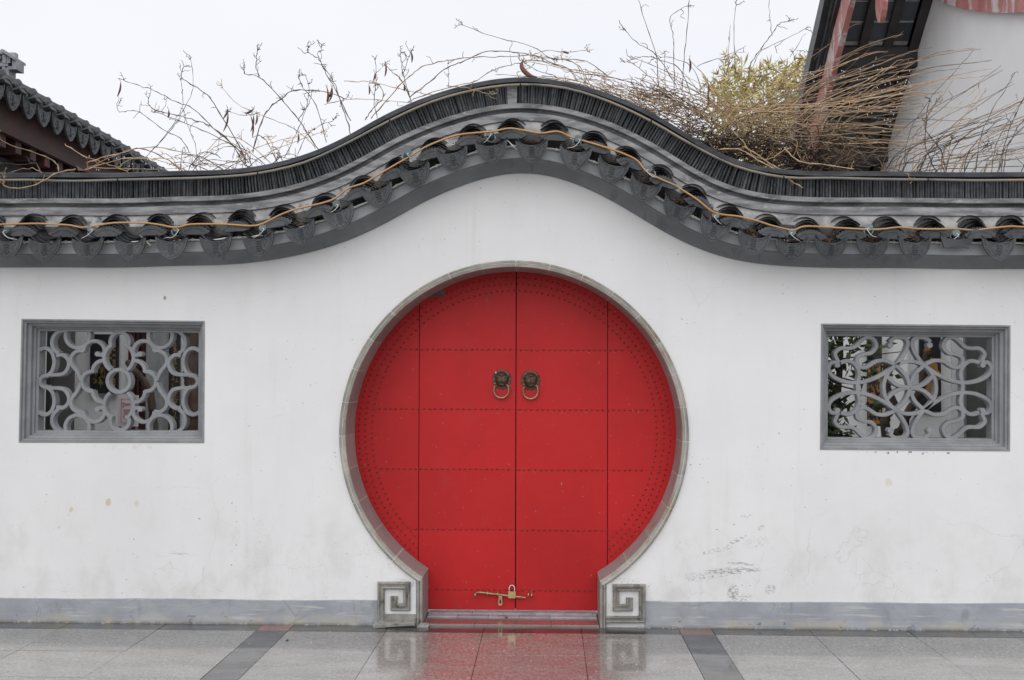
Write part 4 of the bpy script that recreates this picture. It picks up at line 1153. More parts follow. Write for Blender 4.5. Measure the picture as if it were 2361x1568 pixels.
    mb.prism([F_(14, 120), F_(20, 121), F_(46, 139), F_(45, 145), F_(20, 129), F_(14, 128)], 3.10, 3.32)
    (xa_, za_), (xb_, zb_) = F_(-60, 122), F_(38, 160)
    mb.box(xa_, xb_ - .004, 3.18, 3.24, zb_ + .003, za_ - .003)
    link('carving', mb.mesh('carving', 'fret'), orn)
    mb = MB(); (xa_, za_), (xb_, zb_) = F_(-90, 186), F_(20, 240); mb.box(xa_, xb_, 3.1, 3.32, zb_, za_)
    link('carving_base', mb.mesh('carving_base', 'fret'), orn)

# ------------------------------------------------------------------ gabled hall on the right
X1 = onX(2361, 200, 0).x if False else onY(2361, 200, .8).x
OV = 0.70
gable = thing('gable_hall', (X1 + 2, 3, 0), 'white gabled hall on the right with dark overhanging verge and peeling pink bargeboard', 'hall')
SOF = [onX(x, y, X1) for x, y in [(2158, -30), (2149, 0), (2135, 46), (2114, 118), (2094, 180), (2070, 253), (2045, 340), (2036, 375)]]
prof = [(p.y, p.z) for p in SOF]
prof = [(y, z) for y, z in prof]
# extend: up towards the ridge (nearer to us) and down past the eave
y0, z0 = prof[0]; ridge = (y0 - 1.6, z0 + 1.45)
full = [ridge, (y0 - .8, z0 + .64)] + prof
ye, ze = full[-1]; full.append((ye + .5, ze - .30))
def roofz(y):
    for a, b in zip(full, full[1:]):
        if a[0] <= y <= b[0]: return a[1] + (b[1] - a[1]) * (y - a[0]) / (b[0] - a[0])
    return full[0][1] + (full[0][0] - y) * -.9 if y < full[0][0] else full[-1][1]
mir = [(2 * ridge[0] - y, z) for y, z in full[1:]][::-1]
both = mir + full
WY0, WY1 = .75, full[-1][0] - .35
wp = [(WY0, -.1), (WY1, -.1), (WY1, roofz(WY1))] + [(y, z) for y, z in reversed(full) if WY0 < y < WY1] + [(WY0, roofz(WY0) if WY0 > full[0][0] else full[0][1])]
def xprism(poly, xa, xb):
    mb = MB(); n = len(poly)
    tri = tessellate_polygon([[Vector((p[0], p[1], 0)) for p in poly]])
    vs = [(xa, p[0], p[1]) for p in poly] + [(xb, p[0], p[1]) for p in poly]
    fs = [tuple(t) for t in tri] + [tuple(i + n for i in reversed(t)) for t in tri] + [(i, i + n, (i + 1) % n + n, (i + 1) % n) for i in range(n)]
    mb.add(vs, fs); return mb
link('gable_wall', xprism(wp, X1, X1 + 5).mesh('gable_wall', 'hallwhite'), gable)
up = lambda d: [(y, z + d) for y, z in full]
strip = lambda a, b: up(a) + up(b)[::-1]
link('roof', xprism(strip(.10, .24), X1 - OV - .02, X1 + 5).mesh('roof', 'tile'), gable)
link('verge_tiles', xprism(strip(.22, .40), X1 - OV - .10, X1 - OV + .16).mesh('verge_tiles', 'tile'), gable)
link('verge_ledge', xprism(strip(.14, .21), X1 - OV - .05, X1 - OV - .005).mesh('verge_ledge', 'cap'), gable)
BB = [onX(x, y, X1 - OV) for x, y in [(1967, -30), (1960, 0), (1940, 80), (1920, 155), (1903, 225), (1883, 309), (1872, 350)]]
bbl = [(p.y, p.z) for p in BB]; ya_, za_ = bbl[0]; yb_, zb_ = bbl[-1]
bbl = [(ya_ - 1.4, za_ + 1.25), (ya_ - .7, za_ + .52)] + bbl + [(yb_ + .4, zb_ - .24)]
BT = [onX(x, y, X1 - OV) for x, y in [(1947, -30), (1940, 0), (1919, 80), (1900, 155), (1883, 225), (1863, 309), (1853, 350)]]
btl = [(p.y, p.z) for p in BT]; btl = [(btl[0][0] - 1.4, btl[0][1] + 1.25), (btl[0][0] - .7, btl[0][1] + .52)] + btl + [(btl[-1][0] + .4, btl[-1][1] - .24)]
def z_on(poly, y):
    for a, b in zip(poly, poly[1:]):
        if a[0] <= y <= b[0]: return a[1] + (b[1] - a[1]) * (y - a[0]) / max(1e-6, b[0] - a[0])
    return poly[0][1] if y < poly[0][0] else poly[-1][1]
link('bargeboard', xprism(bbl + btl[::-1], X1 - OV, X1 - OV + .045).mesh('bargeboard', 'pinkpaint'), gable)
dk = [(y, z + .01) for y, z in btl]; dk2 = [(y, z + .16) for y, z in btl]
link('verge_board', xprism(dk + dk2[::-1], X1 - OV - .03, X1 - OV + .03).mesh('verge_board', 'rafter'), gable)
link('soffit_bed', xprism(strip(.064, .098), X1 - OV + .05, X1 - .004).mesh('soffit_bed', 'joint'), gable)
# soffit tiles between rafters, rafters, purlins
ys = [full[0][0] + .16 * i for i in range(int((full[-1][0] - full[0][0]) / .16))]
colx = [X1 - OV + .05 + (OV - .09) * k / 3 for k in range(4)]
for a, b in zip(ys, ys[1:]):
    for k in range(3):
        za, zb2 = roofz(a) + .06, roofz(b) + .06
        mb = MB(); xa, xb = colx[k] + .03, colx[k + 1] - .03
        mb.add([(xa, a + .006, za), (xb, a + .006, za), (xb, b - .006, zb2), (xa, b - .006, zb2), (xa, a + .006, za + .03), (xb, a + .006, za + .03), (xb, b - .006, zb2 + .03), (xa, b - .006, zb2 + .03)],
               [(0, 3, 2, 1), (4, 5, 6, 7), (0, 1, 5, 4), (1, 2, 6, 5), (2, 3, 7, 6), (3, 0, 4, 7)])
        link('soffit_tile', mb.mesh('soffit_tile', 'soffit'), gable)
for k in range(4):
    xa = colx[k] - .035
    link('rafter', xprism(strip(.0, .09), xa, xa + .07).mesh('rafter', 'rafter'), gable)
link('wall_plate', xprism(strip(-.03, .09), X1 - .075, X1 - .002).mesh('wall_plate', 'rafter'), gable)
for (px, py, py2) in ((2114, 126, 154), (2046, 342, 372)):
    p = onX(px, py, X1); p2 = onX(px, py2, X1)
    mb = MB(); mb.box(X1 - OV + .046, X1 + .012, p.y - .02, p.y + .20, p2.z, p.z + .06)
    link('purlin', mb.mesh('purlin', 'rafter'), gable)
# hanging ornaments
tipp = onX(1983, 53, X1 - OV - .02)
k = .0034
orn_pts = [(0, 0), (5, 9), (9, 22), (11, 38), (11.5, 60), (10, 110), (-10, 110), (-11.5, 60), (-11, 38), (-9, 22), (-5, 9)]
mb = xprism([(tipp.y - a * k * 2.6, tipp.z + b * k) for a, b in orn_pts], X1 - OV + .12, X1 - OV + .16)
link('pendant', mb.mesh('pendant', 'pinkpaint'), gable)
XP = X1 - .06
sc_ = [(2110, -60), (2130, -28), (2162, 0), (2190, 12), (2220, 21), (2260, 27), (2320, 30.5), (2361, 28), (2430, 8), (2470, -30), (2480, -60)]
pp = [onX(x, y, XP) for x, y in sc_]
mb = xprism([(p.y, p.z) for p in pp], XP, XP + .05)
link('gable_ornament', mb.mesh('gable_ornament', 'pinkpaint'), gable)

# ------------------------------------------------------------------ courtyard seen through the windows
rear = thing('rear_wall', (0, 4.1, 0), 'plain white courtyard wall seen through the lattice windows', 'wall')
mb = MB(); mb.box(-4.9, 2.95, 4.05, 4.3, -.1, 2.75); link('plaster_body', mb.mesh('plaster_body', 'hallwhite'), rear)
mb = MB(); mb.box(-4.95, 3.0, 3.95, 4.4, 2.752, 2.85); link('wall_cap', mb.mesh('wall_cap', 'tile'), rear)
def LW(u, v, Y):   # left window crop pixels
    return xz(u * .23894, 691.6 + v * .23894, Y)
def RW(u, v, Y):
    return xz(1844.4 + u * .22051, 720.5 + v * .22051, Y)
def rectb(f, u0, v0, u1, v1, Y, d, inset=0):
    (xa, za), (xb, zb_) = f(u0, v0, Y), f(u1, v1, Y)
    mb = MB(); mb.box(min(xa, xb), max(xa, xb), Y, Y + d, min(za, zb_), max(za, zb_)); return mb
YB = 3.95
mb = MB(); mb.box(-4.4, 2.99, .5, 4.04, -.044, -.02)
o_ = link('added_bounce_paving', mb.mesh('added_bounce_paving', 'bouncepave'), kind='structure')  # unseen pale paving added to bounce light onto the rear wall
# left: dark hall corner, plaque, red lattice, couplet board, sign, poles
t = thing('dark_pier', (LW(560, 800, 3.5)[0], 3.5, 0), 'dark grey pier behind the left end of the left window', 'pier')
(xa, _), (xb, _) = LW(480, 800, 3.5), LW(700, 800, 3.5)
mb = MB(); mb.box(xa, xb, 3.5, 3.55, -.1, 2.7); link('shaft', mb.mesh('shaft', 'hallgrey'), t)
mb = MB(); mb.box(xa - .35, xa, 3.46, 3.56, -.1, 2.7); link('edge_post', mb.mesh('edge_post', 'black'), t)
def panel(name, label, cat, f, u0, v0, u1, v1, Y, mat):
    (xa, za), (xb, zb_) = f(u0, v0, Y), f(u1, v1, Y)
    t = thing(name, ((xa + xb) / 2, Y, min(za, zb_)), label, cat)
    mb = rectb(f, u0, v0, u1, v1, Y, .03); link('board', mb.mesh('board', mat), t); return t
pq = panel('wall_plaque', 'black hanging plaque with a gold leaf spray behind the left window', 'plaque', LW, 872, 330, 1135, 905, YB, 'black')
mb = MB()
for i in range(26):
    u, v = 955 + rnd.gauss(0, 22), 730 + rnd.gauss(0, 45)
    (x, z) = LW(u, v, YB - .006); a = rnd.gauss(1.57, .7); l = rnd.uniform(.025, .06)
    d = Vector((math.cos(a) * l, 0, math.sin(a) * l)); e = Vector((-math.sin(a) * .008, 0, math.cos(a) * .008)); c = Vector((x, YB - .004, z))
    mb.add([c - d, c + e, c + d, c - e], [(0, 1, 2, 3)])
for i in range(14):
    (x, z) = LW(1085 + rnd.choice((-22, 14)), 480 + i * 26, YB - .004); mb.box(x - .012, x + .012, YB - .004, YB, z - .012, z + .008)
link('gold_leaf', mb.mesh('gold_leaf', 'gold'), pq)
rl = thing('lattice_door', (LW(1320, 800, YB)[0], YB, 0), 'dark red lattice door panel behind the left window', 'door')
mb = rectb(LW, 1245, 200, 1405, 1250, YB + .02, .03); link('door_panel', mb.mesh('door_panel', 'black'), rl)
mb = MB()
for u in (1245, 1285, 1330, 1375, 1400):
    (xa, za), (xb, zb_) = LW(u, 200, YB), LW(u + 10, 1250, YB); mb.box(xa, xb, YB - .01, YB + .02, zb_, za)
for v in range(250, 1250, 66):
    (xa, za), (xb, zb_) = LW(1245, v, YB), LW(1405, v + 8, YB); mb.box(xa, xb, YB - .006, YB + .018, zb_, za)
link('door_lattice', mb.mesh('door_lattice', 'redlat'), rl)
mb = rectb(LW, 1245, 1205, 1540, 1250, YB - .04, .06); link('door_sill', mb.mesh('door_sill', 'redlat'), rl)
gp = thing('grey_pilaster', (LW(1475, 800, YB)[0], YB - .2, 0), 'pale grey pilaster beside the red lattice door', 'pilaster')
(xa, _), (xb, _) = LW(1407, 800, YB - .25), LW(1545, 800, YB - .25)
mb = MB(); mb.box(xa, xb, YB - .25, YB - .002, -.1, 2.7); link('shaft', mb.mesh('shaft', 'lattice'), gp)
cb = panel('couplet_board', 'black couplet board with gold characters behind the right end of the left window', 'board', LW, 1632, 290, 1728, 1270, YB, 'black')
mb = MB()
for i in range(11):
    (x, z) = LW(1685, 430 + 68 * i, YB - .004)
    for j in range(5):
        a, b = rnd.uniform(-.028, .028), rnd.uniform(-.026, .026)
        if j % 2: mb.box(x + a - .018, x + a + .018, YB - .004, YB, z + b - .004, z + b + .004)
        else: mb.box(x + a * .7 - .004, x + a * .7 + .004, YB - .0045, YB, z + b - .016, z + b + .016)
link('lettering', mb.mesh('lettering', 'gold'), cb)
sb = panel('notice_board', 'white notice board with red writing low behind the left window', 'sign', LW, 1135, 920, 1325, 1220, 3.3, 'paper')
mb = rectb(LW, 1160, 945, 1305, 1195, 3.293, .006); link('notice_sheet', mb.mesh('notice_sheet', 'paper'), sb)
mb = MB()
for v, u0, u1 in ((1000, 1190, 1205), (1010, 1215, 1255), (1030, 1190, 1200), (1070, 1200, 1250), (1100, 1205, 1245), (1130, 1200, 1240)):
    for u in range(u0, u1, 16):
        (x, z) = LW(u, v, 3.29)
        mb.box(x - .009, x + .009, 3.2890, 3.2925, z - .002, z + .002); mb.box(x - .002, x + .002, 3.2885, 3.2923, z - .012, z + .012); mb.box(x - .011, x + .006, 3.2887, 3.2924, z + .007, z + .010)
for (a, b, c_, d_) in ((1168, 955, 1172, 1185), (1293, 955, 1297, 1185), (1172, 955, 1293, 959), (1172, 1181, 1293, 1185)):
    (xa, za), (xb, zb_) = LW(a, b, 3.29), LW(c_, d_, 3.29); mb.box(xa, xb, 3.2890, 3.2926, min(za, zb_), max(za, zb_))
link('lettering', mb.mesh('lettering', 'redink'), sb)
(xa, _), (xb, _) = LW(1150, 1200, 3.34), LW(1310, 1200, 3.34)
mb = MB(); z_ = LW(1200, 1215, 3.34)[1]
for x in (xa, xb): mb.tube([(x, 3.36, -.04), (x, 3.36, z_)], .014, 6)
link('stand', mb.mesh('stand', 'lattice'), sb)
def limb(name, label, cat, f, pts, Y, r0, r1, mat='bark', down=True):
    P = [Vector((*f(u, v, Y)[:1], Y, f(u, v, Y)[1])) for u, v in pts]
    if down and P[-1].z > 0: P.append(Vector((P[-1].x + .05, Y + .02, -.05)))
    mb = MB(); C = cr(P, .25); C = [p + Vector((rnd.uniform(-1, 1), rnd.uniform(-1, 1), 0)) * .008 for p in C]
    mb.tube(C, r0, 8, r1)
    t = thing(name, P[-1], label, cat); link('trunk', mb.mesh('trunk', mat, True), t); return t
limb('leaning_trunk', 'thin brown trunk leaning across the red lattice door', 'tree', LW, [(1230, 600), (1310, 690), (1400, 800), (1450, 900), (1470, 1050), (1490, 1250)], 2.6, .024, .036)
tt = limb('courtyard_tree', 'rough dark tree trunk at the right end of the left window', 'tree', LW, [(1880, 100), (1860, 320), (1845, 560), (1835, 760), (1860, 900), (1890, 1100), (1900, 1290)], 2.0, .04, .07)
mb = MB()
for i in range(10):
    p = Vector((LW(1830 + rnd.uniform(-20, 60), 1250, 1.95)[0], 1.95 + rnd.uniform(-.1, .1), .5)); mb.tube(cr([p - Vector((rnd.uniform(-.3, .3), 0, .5)), p, p + Vector((rnd.uniform(-.3, .1), 0, rnd.uniform(.2, .5)))], .34), .006, 4)
link('root_shoots', mb.mesh('root_shoots', 'grey_twig'), tt)
(xa, _), (xb, _) = LW(1745, 800, 3.3), LW(1990, 800, 3.3)
t = thing('dark_doorway', ((xa + xb) / 2, 3.35, 0), 'dark open doorway behind the tree trunk at the right of the left window', 'doorway')
(xa, za), (xb, zb_) = LW(1790, 330, 3.3), LW(1990, 1265, 3.3)
mb = MB(); mb.box(xa, xb + .05, 3.3, 3.4, zb_, za + .2); link('door_panel', mb.mesh('door_panel', 'black'), t)
mb = MB(); mb.box(xa, xb + .05, 3.26, 3.42, -.05, zb_); link('threshold', mb.mesh('threshold', 'redlat'), t)

# right window
op = panel('orange_scroll', 'tall orange panel with dark painted leaves behind the right window', 'panel', RW, 706, 250, 862, 1190, YB, 'rafter')
mb = rectb(RW, 716, 530, 846, 1165, YB - .012, .012); link('painted_panel', mb.mesh('painted_panel', 'orange'), op)
mb = MB()
for i in range(60):
    (x, z) = RW(rnd.uniform(725, 840), rnd.uniform(545, 1140), YB - .014); a = rnd.gauss(1.2, .8); l = rnd.uniform(.014, .04)
    d = Vector((math.cos(a) * l, 0, math.sin(a) * l)); e = Vector((-math.sin(a) * l * .35, 0, math.cos(a) * l * .35)); c = Vector((x, YB - .0135 - .0001 * i, z))
    mb.add([c - d, c + e, c + d, c - e], [(0, 1, 2, 3)])
pth = [RW(u, v, YB) for u, v in ((790, 1130), (770, 1000), (800, 860), (760, 720), (790, 600), (770, 545))]
mb.tube([(x, YB - .014, z) for x, z in pth], .007, 5)
link('painted_leaves', mb.mesh('painted_leaves', 'black'), op)
YS = 2.2
(xa, _), (xb, _) = RW(1165, 800, YS + .03), RW(1722, 800, YS + .03)
sw = thing('screen_wall', ((xa + xb) / 2, YS + .1, 0), 'pale screen wall with the tall black plaque, behind the right window', 'wall')
mb = MB(); mb.box(xa, min(xb, X1 - .003), YS + .031, YS + .12, -.1, 2.35); link('wall_body', mb.mesh('wall_body', 'hallwhite'), sw)
bp = panel('tall_plaque', 'tall black plaque with orange brushwork behind the right window', 'plaque', RW, 1252, 200, 1478, 1040, YS, 'black')
mb = MB()
for (u, v, ru, rv) in ((1400, 640, 52, 100), (1335, 470, 40, 80), (1365, 790, 42, 60), (1330, 400, 30, 60), (1395, 560, 40, 60)):
    (x, z) = RW(u, v, YS - .006); ax, az = ru * .22 * .0043, rv * .22 * .0043
    pl_ = [(x + ax * math.cos(2 * math.pi * i / 14) * rnd.uniform(.6, 1.15), z + az * math.sin(2 * math.pi * i / 14) * rnd.uniform(.6, 1.15)) for i in range(14)]
    mb.prism(pl_, YS - .004 - .0004 * (u % 7), YS + .001)
link('brushwork', mb.mesh('brushwork', 'orange'), bp)
limb('leaning_trunk', 'brown trunk leaning behind the circle of the right window', 'tree', RW, [(1330, 400), (1300, 640), (1240, 860), (1130, 1050), (1050, 1260), (1030, 1400)], 1.7, .026, .036)
limb('courtyard_tree', 'dark twisting trunk left of the circle in the right window', 'tree', RW, [(900, 540), (905, 700), (910, 790), (960, 930), (965, 1000), (890, 1120), (900, 1320)], 1.8, .026, .036)
t = thing('shade_grey_panel', (X1 - .03, 1.3, 0), 'dark grey panel, shade in its colour, at the right end of the right window', 'wall')
ye_ = onX(*(1844.4 + 1745 * .2205, 890), X1 - .06).y
mb = MB(); mb.box(X1 - .06, X1 - .002, .5, ye_, -.1, 2.45); link('wall_body', mb.mesh('wall_body', 'hallgrey'), t)  # dark panel over the white gable side, shade put into its colour
mb = MB(); mb.box(X1 - .07, X1 - .003, ye_ + .001, ye_ + .04, -.1, 2.45); link('corner_trim', mb.mesh('corner_trim', 'lattice'), t)
def leaves(mb, c, rad, n, la, lb, droop=0.0, shell=0.5):
    for _ in range(n):
        d = Vector((rnd.gauss(0, 1), rnd.gauss(0, 1), rnd.gauss(0, 1))).normalized() * (shell + (1 - shell) * rnd.random())
        p = Vector((c[0] + d.x * rad[0], c[1] + d.y * rad[1], c[2] + d.z * rad[2]))
        a = Vector((rnd.gauss(0, 1), rnd.gauss(0, 1), rnd.gauss(0, .7) - droop)).normalized()
        b = a.cross(Vector((rnd.gauss(0, 1), rnd.gauss(0, 1), rnd.gauss(0, 1)))).normalized()
        l = la * rnd.uniform(.7, 1.3); w_ = lb * rnd.uniform(.7, 1.3)
        mb.add([p, p + a * l * .4 + b * w_, p + a * l, p + a * l * .4 - b * w_], [(0, 1, 2, 3)])
(xc, _) = RW(400, 800, 2.4)
ev = thing('evergreen_shrub', (xc, 2.4, 0), 'dense dark evergreen shrub filling the left end of the right window', 'shrub')
mb = MB()
for i in range(70):
    z = rnd.uniform(.3, 2.25); c = (xc + rnd.uniform(-.5, .13) - .06, 2.4 + rnd.uniform(-.25, .35), z)
    leaves(mb, c, (.2, .2, .2), 110, .075, .017, .4, .3)
for i in range(10):
    (x, z) = RW(rnd.uniform(640, 900), rnd.choice((350, 420, 520, 620, 950)), 2.3); leaves(mb, (x, 2.3, z), (.09, .08, .06), 9, .085, .018, .3)
link('crown', mb.mesh('crown', 'evergreen'), ev)
mb = MB(); mb.tube(cr([(xc - .1, 2.45, -.05), (xc - .05, 2.42, .8), (xc + .02, 2.4, 1.6), (xc, 2.4, 2.2)], .25), .045, 7, .012)
for i in range(6):
    z = rnd.uniform(.7, 1.9); mb.tube(cr([(xc, 2.4, z), (xc + rnd.uniform(-.2, .2), 2.35, z + .15), (xc + rnd.choice((-.4, .5)), 2.3, z + .25)], .34), .012, 5, .003)
link('trunk', mb.mesh('trunk', 'bark', True), ev)

# bamboo behind the wall
YBm = 8.0
bam = thing('bamboo_clump', (onY(1760, 300, YBm).x, YBm, 0), 'yellow green bamboo tops showing behind the dry vine and the pink bargeboard', 'bamboo')
mbl = MB(); mbs = MB()
for i in range(30):
    px = 1640 + 250 * (i + rnd.random()) / 30
    topy = {0: 175, 1: 140, 2: 150, 3: 172, 4: 160, 5: 150, 6: 165, 7: 135, 8: 160}.get(int((px - 1640) / 28), 150) + rnd.uniform(-22, 26)
    yy = YBm + rnd.uniform(-.7, .7)
    tp = onY(px, topy, yy); bs = Vector((tp.x + rnd.uniform(-.5, .5), yy + rnd.uniform(-.3, .3), 0))
    mid = (tp + bs) / 2 + Vector((rnd.uniform(-.15, .15), 0, .3))
    P = cr([bs, mid, tp + Vector((0, 0, -.5)), tp], .2)
    mbs.tube(P, .016, 5, .003)
    for j in range(56):
        t_ = rnd.random() ** 1.0
        p = tp + (Vector((0, 0, -1.75)) * t_) + Vector((rnd.gauss(0, .05 + .10 * t_), rnd.gauss(0, .12), 0))
        a0_ = rnd.uniform(0, 6.28)
        for q in range(rnd.randint(3, 6)):
            a = a0_ + rnd.uniform(-1.0, 1.0); el = rnd.uniform(-.7, 1.1)
            d = Vector((math.cos(a) * math.cos(el), math.sin(a) * math.cos(el), math.sin(el))); b = d.cross(Vector((rnd.gauss(0, 1), rnd.gauss(0, 1), rnd.gauss(0, 1)))).normalized()
            l = rnd.uniform(.08, .17); w_ = rnd.uniform(.008, .014)
            mbl.add([p, p + d * l * .35 + b * w_, p + d * l, p + d * l * .35 - b * w_], [(0, 1, 2, 3)])
link('culm', mbs.mesh('culm', 'bamboo', True), bam)
link('foliage', mbl.mesh('foliage', 'bamboo'), bam, kind='stuff')

# ------------------------------------------------------------------ dried vines on top of the wall
C1 = lambda x, y: (.4043 * x, .4043 * y)
C2 = lambda x, y: (749.3 + .4043 * x, 115.3 + .4043 * y)
C3 = lambda x, y: (1441 + .4227 * x, .4227 * y)
def trace(pts, conv, y0, y1, wob=.004):
    n = len(pts); P = []
    for i, (x, y) in enumerate(pts):
        px, py = conv(x, y); P.append(onY(px, py, y0 + (y1 - y0) * i / max(1, n - 1)))
    C = cr(P, .2)
    return [p + Vector((rnd.gauss(0, wob), rnd.gauss(0, wob), rnd.gauss(0, wob))) * .5 for p in C]
def twiglet(mb, p, d, L, r):
    q = [p]; dd_ = d.normalized(); seg = max(3, int(L / .008))
    for i in range(seg):
        dd_ = (dd_ + Vector((rnd.gauss(0, .38), rnd.gauss(0, .3), rnd.gauss(.05, .38)))).normalized(); q.append(q[-1] + dd_ * L / seg)
    mb.tube(q, r, 4, r * .6); return q
def stemmesh(C, r0, r1, twigs=0, tip=True, nodes=True):
    mb = MB(); n = len(C)
    rr = [r0 + (r1 - r0) * i / (n - 1) for i in range(n)]
    if nodes:
        for i in range(2, n - 1, rnd.randint(3, 4)): rr[i] *= 1.55
    mb.tube(C, rr, 5)
    for _ in range(twigs):
        i = rnd.randrange(n // 3, n); t = (C[min(i + 1, n - 1)] - C[i - 1]).normalized()
        d = (t * .6 + Vector((rnd.gauss(0, .7), rnd.gauss(0, .6), rnd.gauss(.3, .6))))
        q = twiglet(mb, C[i], d, rnd.uniform(.03, .085), .0020)
        if rnd.random() < .5:
            k = rnd.randrange(1, len(q)); twiglet(mb, q[k], Vector((rnd.gauss(0, 1), rnd.gauss(0, .5), rnd.gauss(.5, .7))), rnd.uniform(.015, .04), .0018)
    if tip:
        t = (C[-1] - C[-3]).normalized()
        for _ in range(2):
            q = twiglet(mb, C[-1], t + Vector((rnd.gauss(0, .5), 0, rnd.gauss(.2, .5))), rnd.uniform(.03, .07), .002)
            for k in range(1, len(q), 2):
                twiglet(mb, q[k], Vector((rnd.gauss(0, 1), rnd.gauss(0, .4), rnd.gauss(.6, .6))), rnd.uniform(.008, .02), .0019)
    return mb
def pod(parent, px, py, L, ang, Y=.2):
    p = onY(px, py, Y); mb = MB(); n = 9
    a = R(ang); d = Vector((math.sin(a), rnd.uniform(-.2, .2), -math.cos(a))); s_ = Vector((math.cos(a), 0, math.sin(a)))
    C = [p + d * L * i / (n - 1) + s_ * (.08 * L * math.sin(math.pi * i / (n - 1))) for i in range(n)]
    mb.tube(C, [max(.0008, .0065 * math.sin(math.pi * (i + .4) / (n - .2)) ** .8) for i in range(n)], 6)
    q = p + Vector((rnd.uniform(-.01, .01), 0, .02)); mb.tube([q, p], .0015, 4)
    link('seed_pod', mb.mesh('seed_pod', 'pod', True), parent)
bl = onY(560, 395, .25)
vl = thing('dried_vine', (bl.x, .25, bl.z), 'sparse dried vine on the wall top with stems leaning over the left part', 'vine')
Lb = [
 ([(1400,950),(1380,860),(1250,640),(1180,540),(1045,450),(1040,400),(1052,380)], .0032, 5, 'grey_twig'),
 ([(1390,930),(1300,800),(1200,720),(1090,680),(960,645),(880,625),(845,590),(850,555)], .003, 6, 'grey_twig'),
 ([(1420,930),(1330,830),(1150,740),(1000,680),(890,640)], .0028, 5, 'grey_twig'),
 ([(1390,880),(1250,760),(1100,620),(1000,580),(900,525),(800,490),(705,460)], .0026, 2, 'grey_twig'),
 ([(1080,870),(1030,790),(930,740),(830,660),(760,630),(690,640),(668,615),(680,590)], .0022, 4, 'grey_twig'),
 ([(1440,870),(1490,700),(1540,610),(1610,560),(1680,515),(1850,520),(1960,560)], .0034, 6, 'grey_twig'),
 ([(1820,860),(1700,680),(1600,560),(1480,440),(1400,425),(1395,385)], .003, 4, 'grey_twig'),
 ([(1478,440),(1462,380),(1470,290)], .0022, 5, 'dark_twig'),
 ([(1865,810),(1800,600),(1730,500),(1700,440)], .0024, 5, 'grey_twig'),
 ([(1996,690),(1930,540),(1850,400),(1820,340),(1760,300),(1757,270)], .0026, 6, 'dark_twig'),
 ([(1820,340),(1812,300),(1835,275)], .0018, 2, 'dark_twig'),
 ([(880,850),(980,720),(1040,600),(1030,460)], .0018, 1, 'dark_twig'),
 ([(830,900),(960,760),(1050,620),(1100,500),(1090,340)], .0018, 1, 'dark_twig'),
 ([(1040,975),(900,880),(780,845),(650,890),(480,970)], .0034, 2, 'straw'),
 ([(480,970),(700,905),(900,905),(1050,900)], .0028, 1, 'straw'),
 ([(500,955),(800,965),(1000,960)], .0026, 1, 'straw'),
 ([(490,930),(650,880),(850,840),(1000,860),(1200,920),(1320,970)], .0032, 2, 'straw'),
 ([(370,820),(480,890),(600,930),(720,975)], .0026, 1, 'straw'),
 ([(335,980),(320,930),(250,890),(150,855),(60,830),(0,790)], .004, 1, 'straw'),
 ([(230,985),(200,930),(110,940),(0,930)], .0026, 2, 'grey_twig'),
 ([(240,985),(180,960),(100,970),(0,1000)], .003, 1, 'straw'),
 ([(1500,910),(1560,860),(1700,800),(1830,755)], .0022, 3, 'straw'),
 ([(1350,920),(1450,850),(1600,800),(1750,760)], .0024, 3, 'straw'),
 ([(1260,490),(1350,590),(1500,660),(1650,720),(1760,800),(1800,850)][::-1], .0024, 5, 'straw'),
 ([(1480,640),(1400,660),(1310,640)], .0018, 3, 'dark_twig'),
 ([(1700,690),(1760,590),(1780,520)], .002, 5, 'dark_twig'),
 ([(1200,950),(1130,900),(1110,820),(1050,660)], .002, 3, 'grey_twig'),
 ([(1550,930),(1640,880),(1700,900),(1600,900)], .002, 2, 'dark_twig'),
 ([(1430,900),(1330,820),(1240,830),(1150,900),(1050,960)], .0026, 2, 'straw'),
 ([(1700,880),(1740,780),(1820,720),(1900,690)], .002, 4, 'dark_twig'),
 ([(1620,900),(1690,760),(1750,600),(1760,480)], .002, 4, 'dark_twig'),
]
def base_fix(C):
    """let the lower end disappear behind the cap"""
    b = C[0]; return [Vector((b.x, max(b.y, .12), min(b.z, tz(b.x)) - .02))] + C
for pts, r, tw, mt in Lb:
    C = trace(pts, C1, .2, .2 + rnd.uniform(-.15, .35))
    link('branch', stemmesh(C, r, r * .6, tw).mesh('branch', mt, True), vl)
C = trace([(430,965),(370,1020),(280,1060),(160,1085),(50,1070),(30,1020)], C1, .1, -.09); C[0].y = .1
for i, p in enumerate(C): p.y = .1 - min(1, i / 5) * .2
link('branch', stemmesh(C, .0042, .0025, 5).mesh('branch', 'straw', True), vl, label='straw coloured stem hanging over the front of the wall top')
for _ in range(26):
    a = (rnd.uniform(560, 1650), 0); x0_ = rnd.uniform(1000, 1650); y0_ = 975 - max(0, x0_ - 1400) * .22
    dx = rnd.uniform(-420, 320); h = rnd.uniform(20, 170)
    C = trace([(x0_, y0_), (x0_ + dx * .4, y0_ - h * .75), (x0_ + dx * .75, y0_ - h), (x0_ + dx, y0_ - h * rnd.uniform(.3, 1.1))], C1, .22, .2 + rnd.uniform(-.1, .3))
    link('branch', stemmesh(C, .0022, .0015, rnd.randint(1, 4), False).mesh('branch', rnd.choice(['straw', 'straw', 'grey_twig', 'dark_twig']), True), vl)
for (x, y, L, a) in ((688,468,.09,-15),(1300,640,.12,-14),(1300,618,.07,-25),(1430,660,.13,3),(1445,655,.10,-12),(1465,650,.07,-6),(1445,622,.06,-62),(962,628,.05,-3),(1865,505,.09,0),(1895,500,.09,-14),(1700,760,.06,-5)):
    pod(vl, *C1(x, y), L, a)
bm_ = onY(960, 240, .25)
vm = thing('dried_vine', (bm_.x, .25, bm_.z), 'thin dried vine arching across the crown of the humped coping', 'vine')
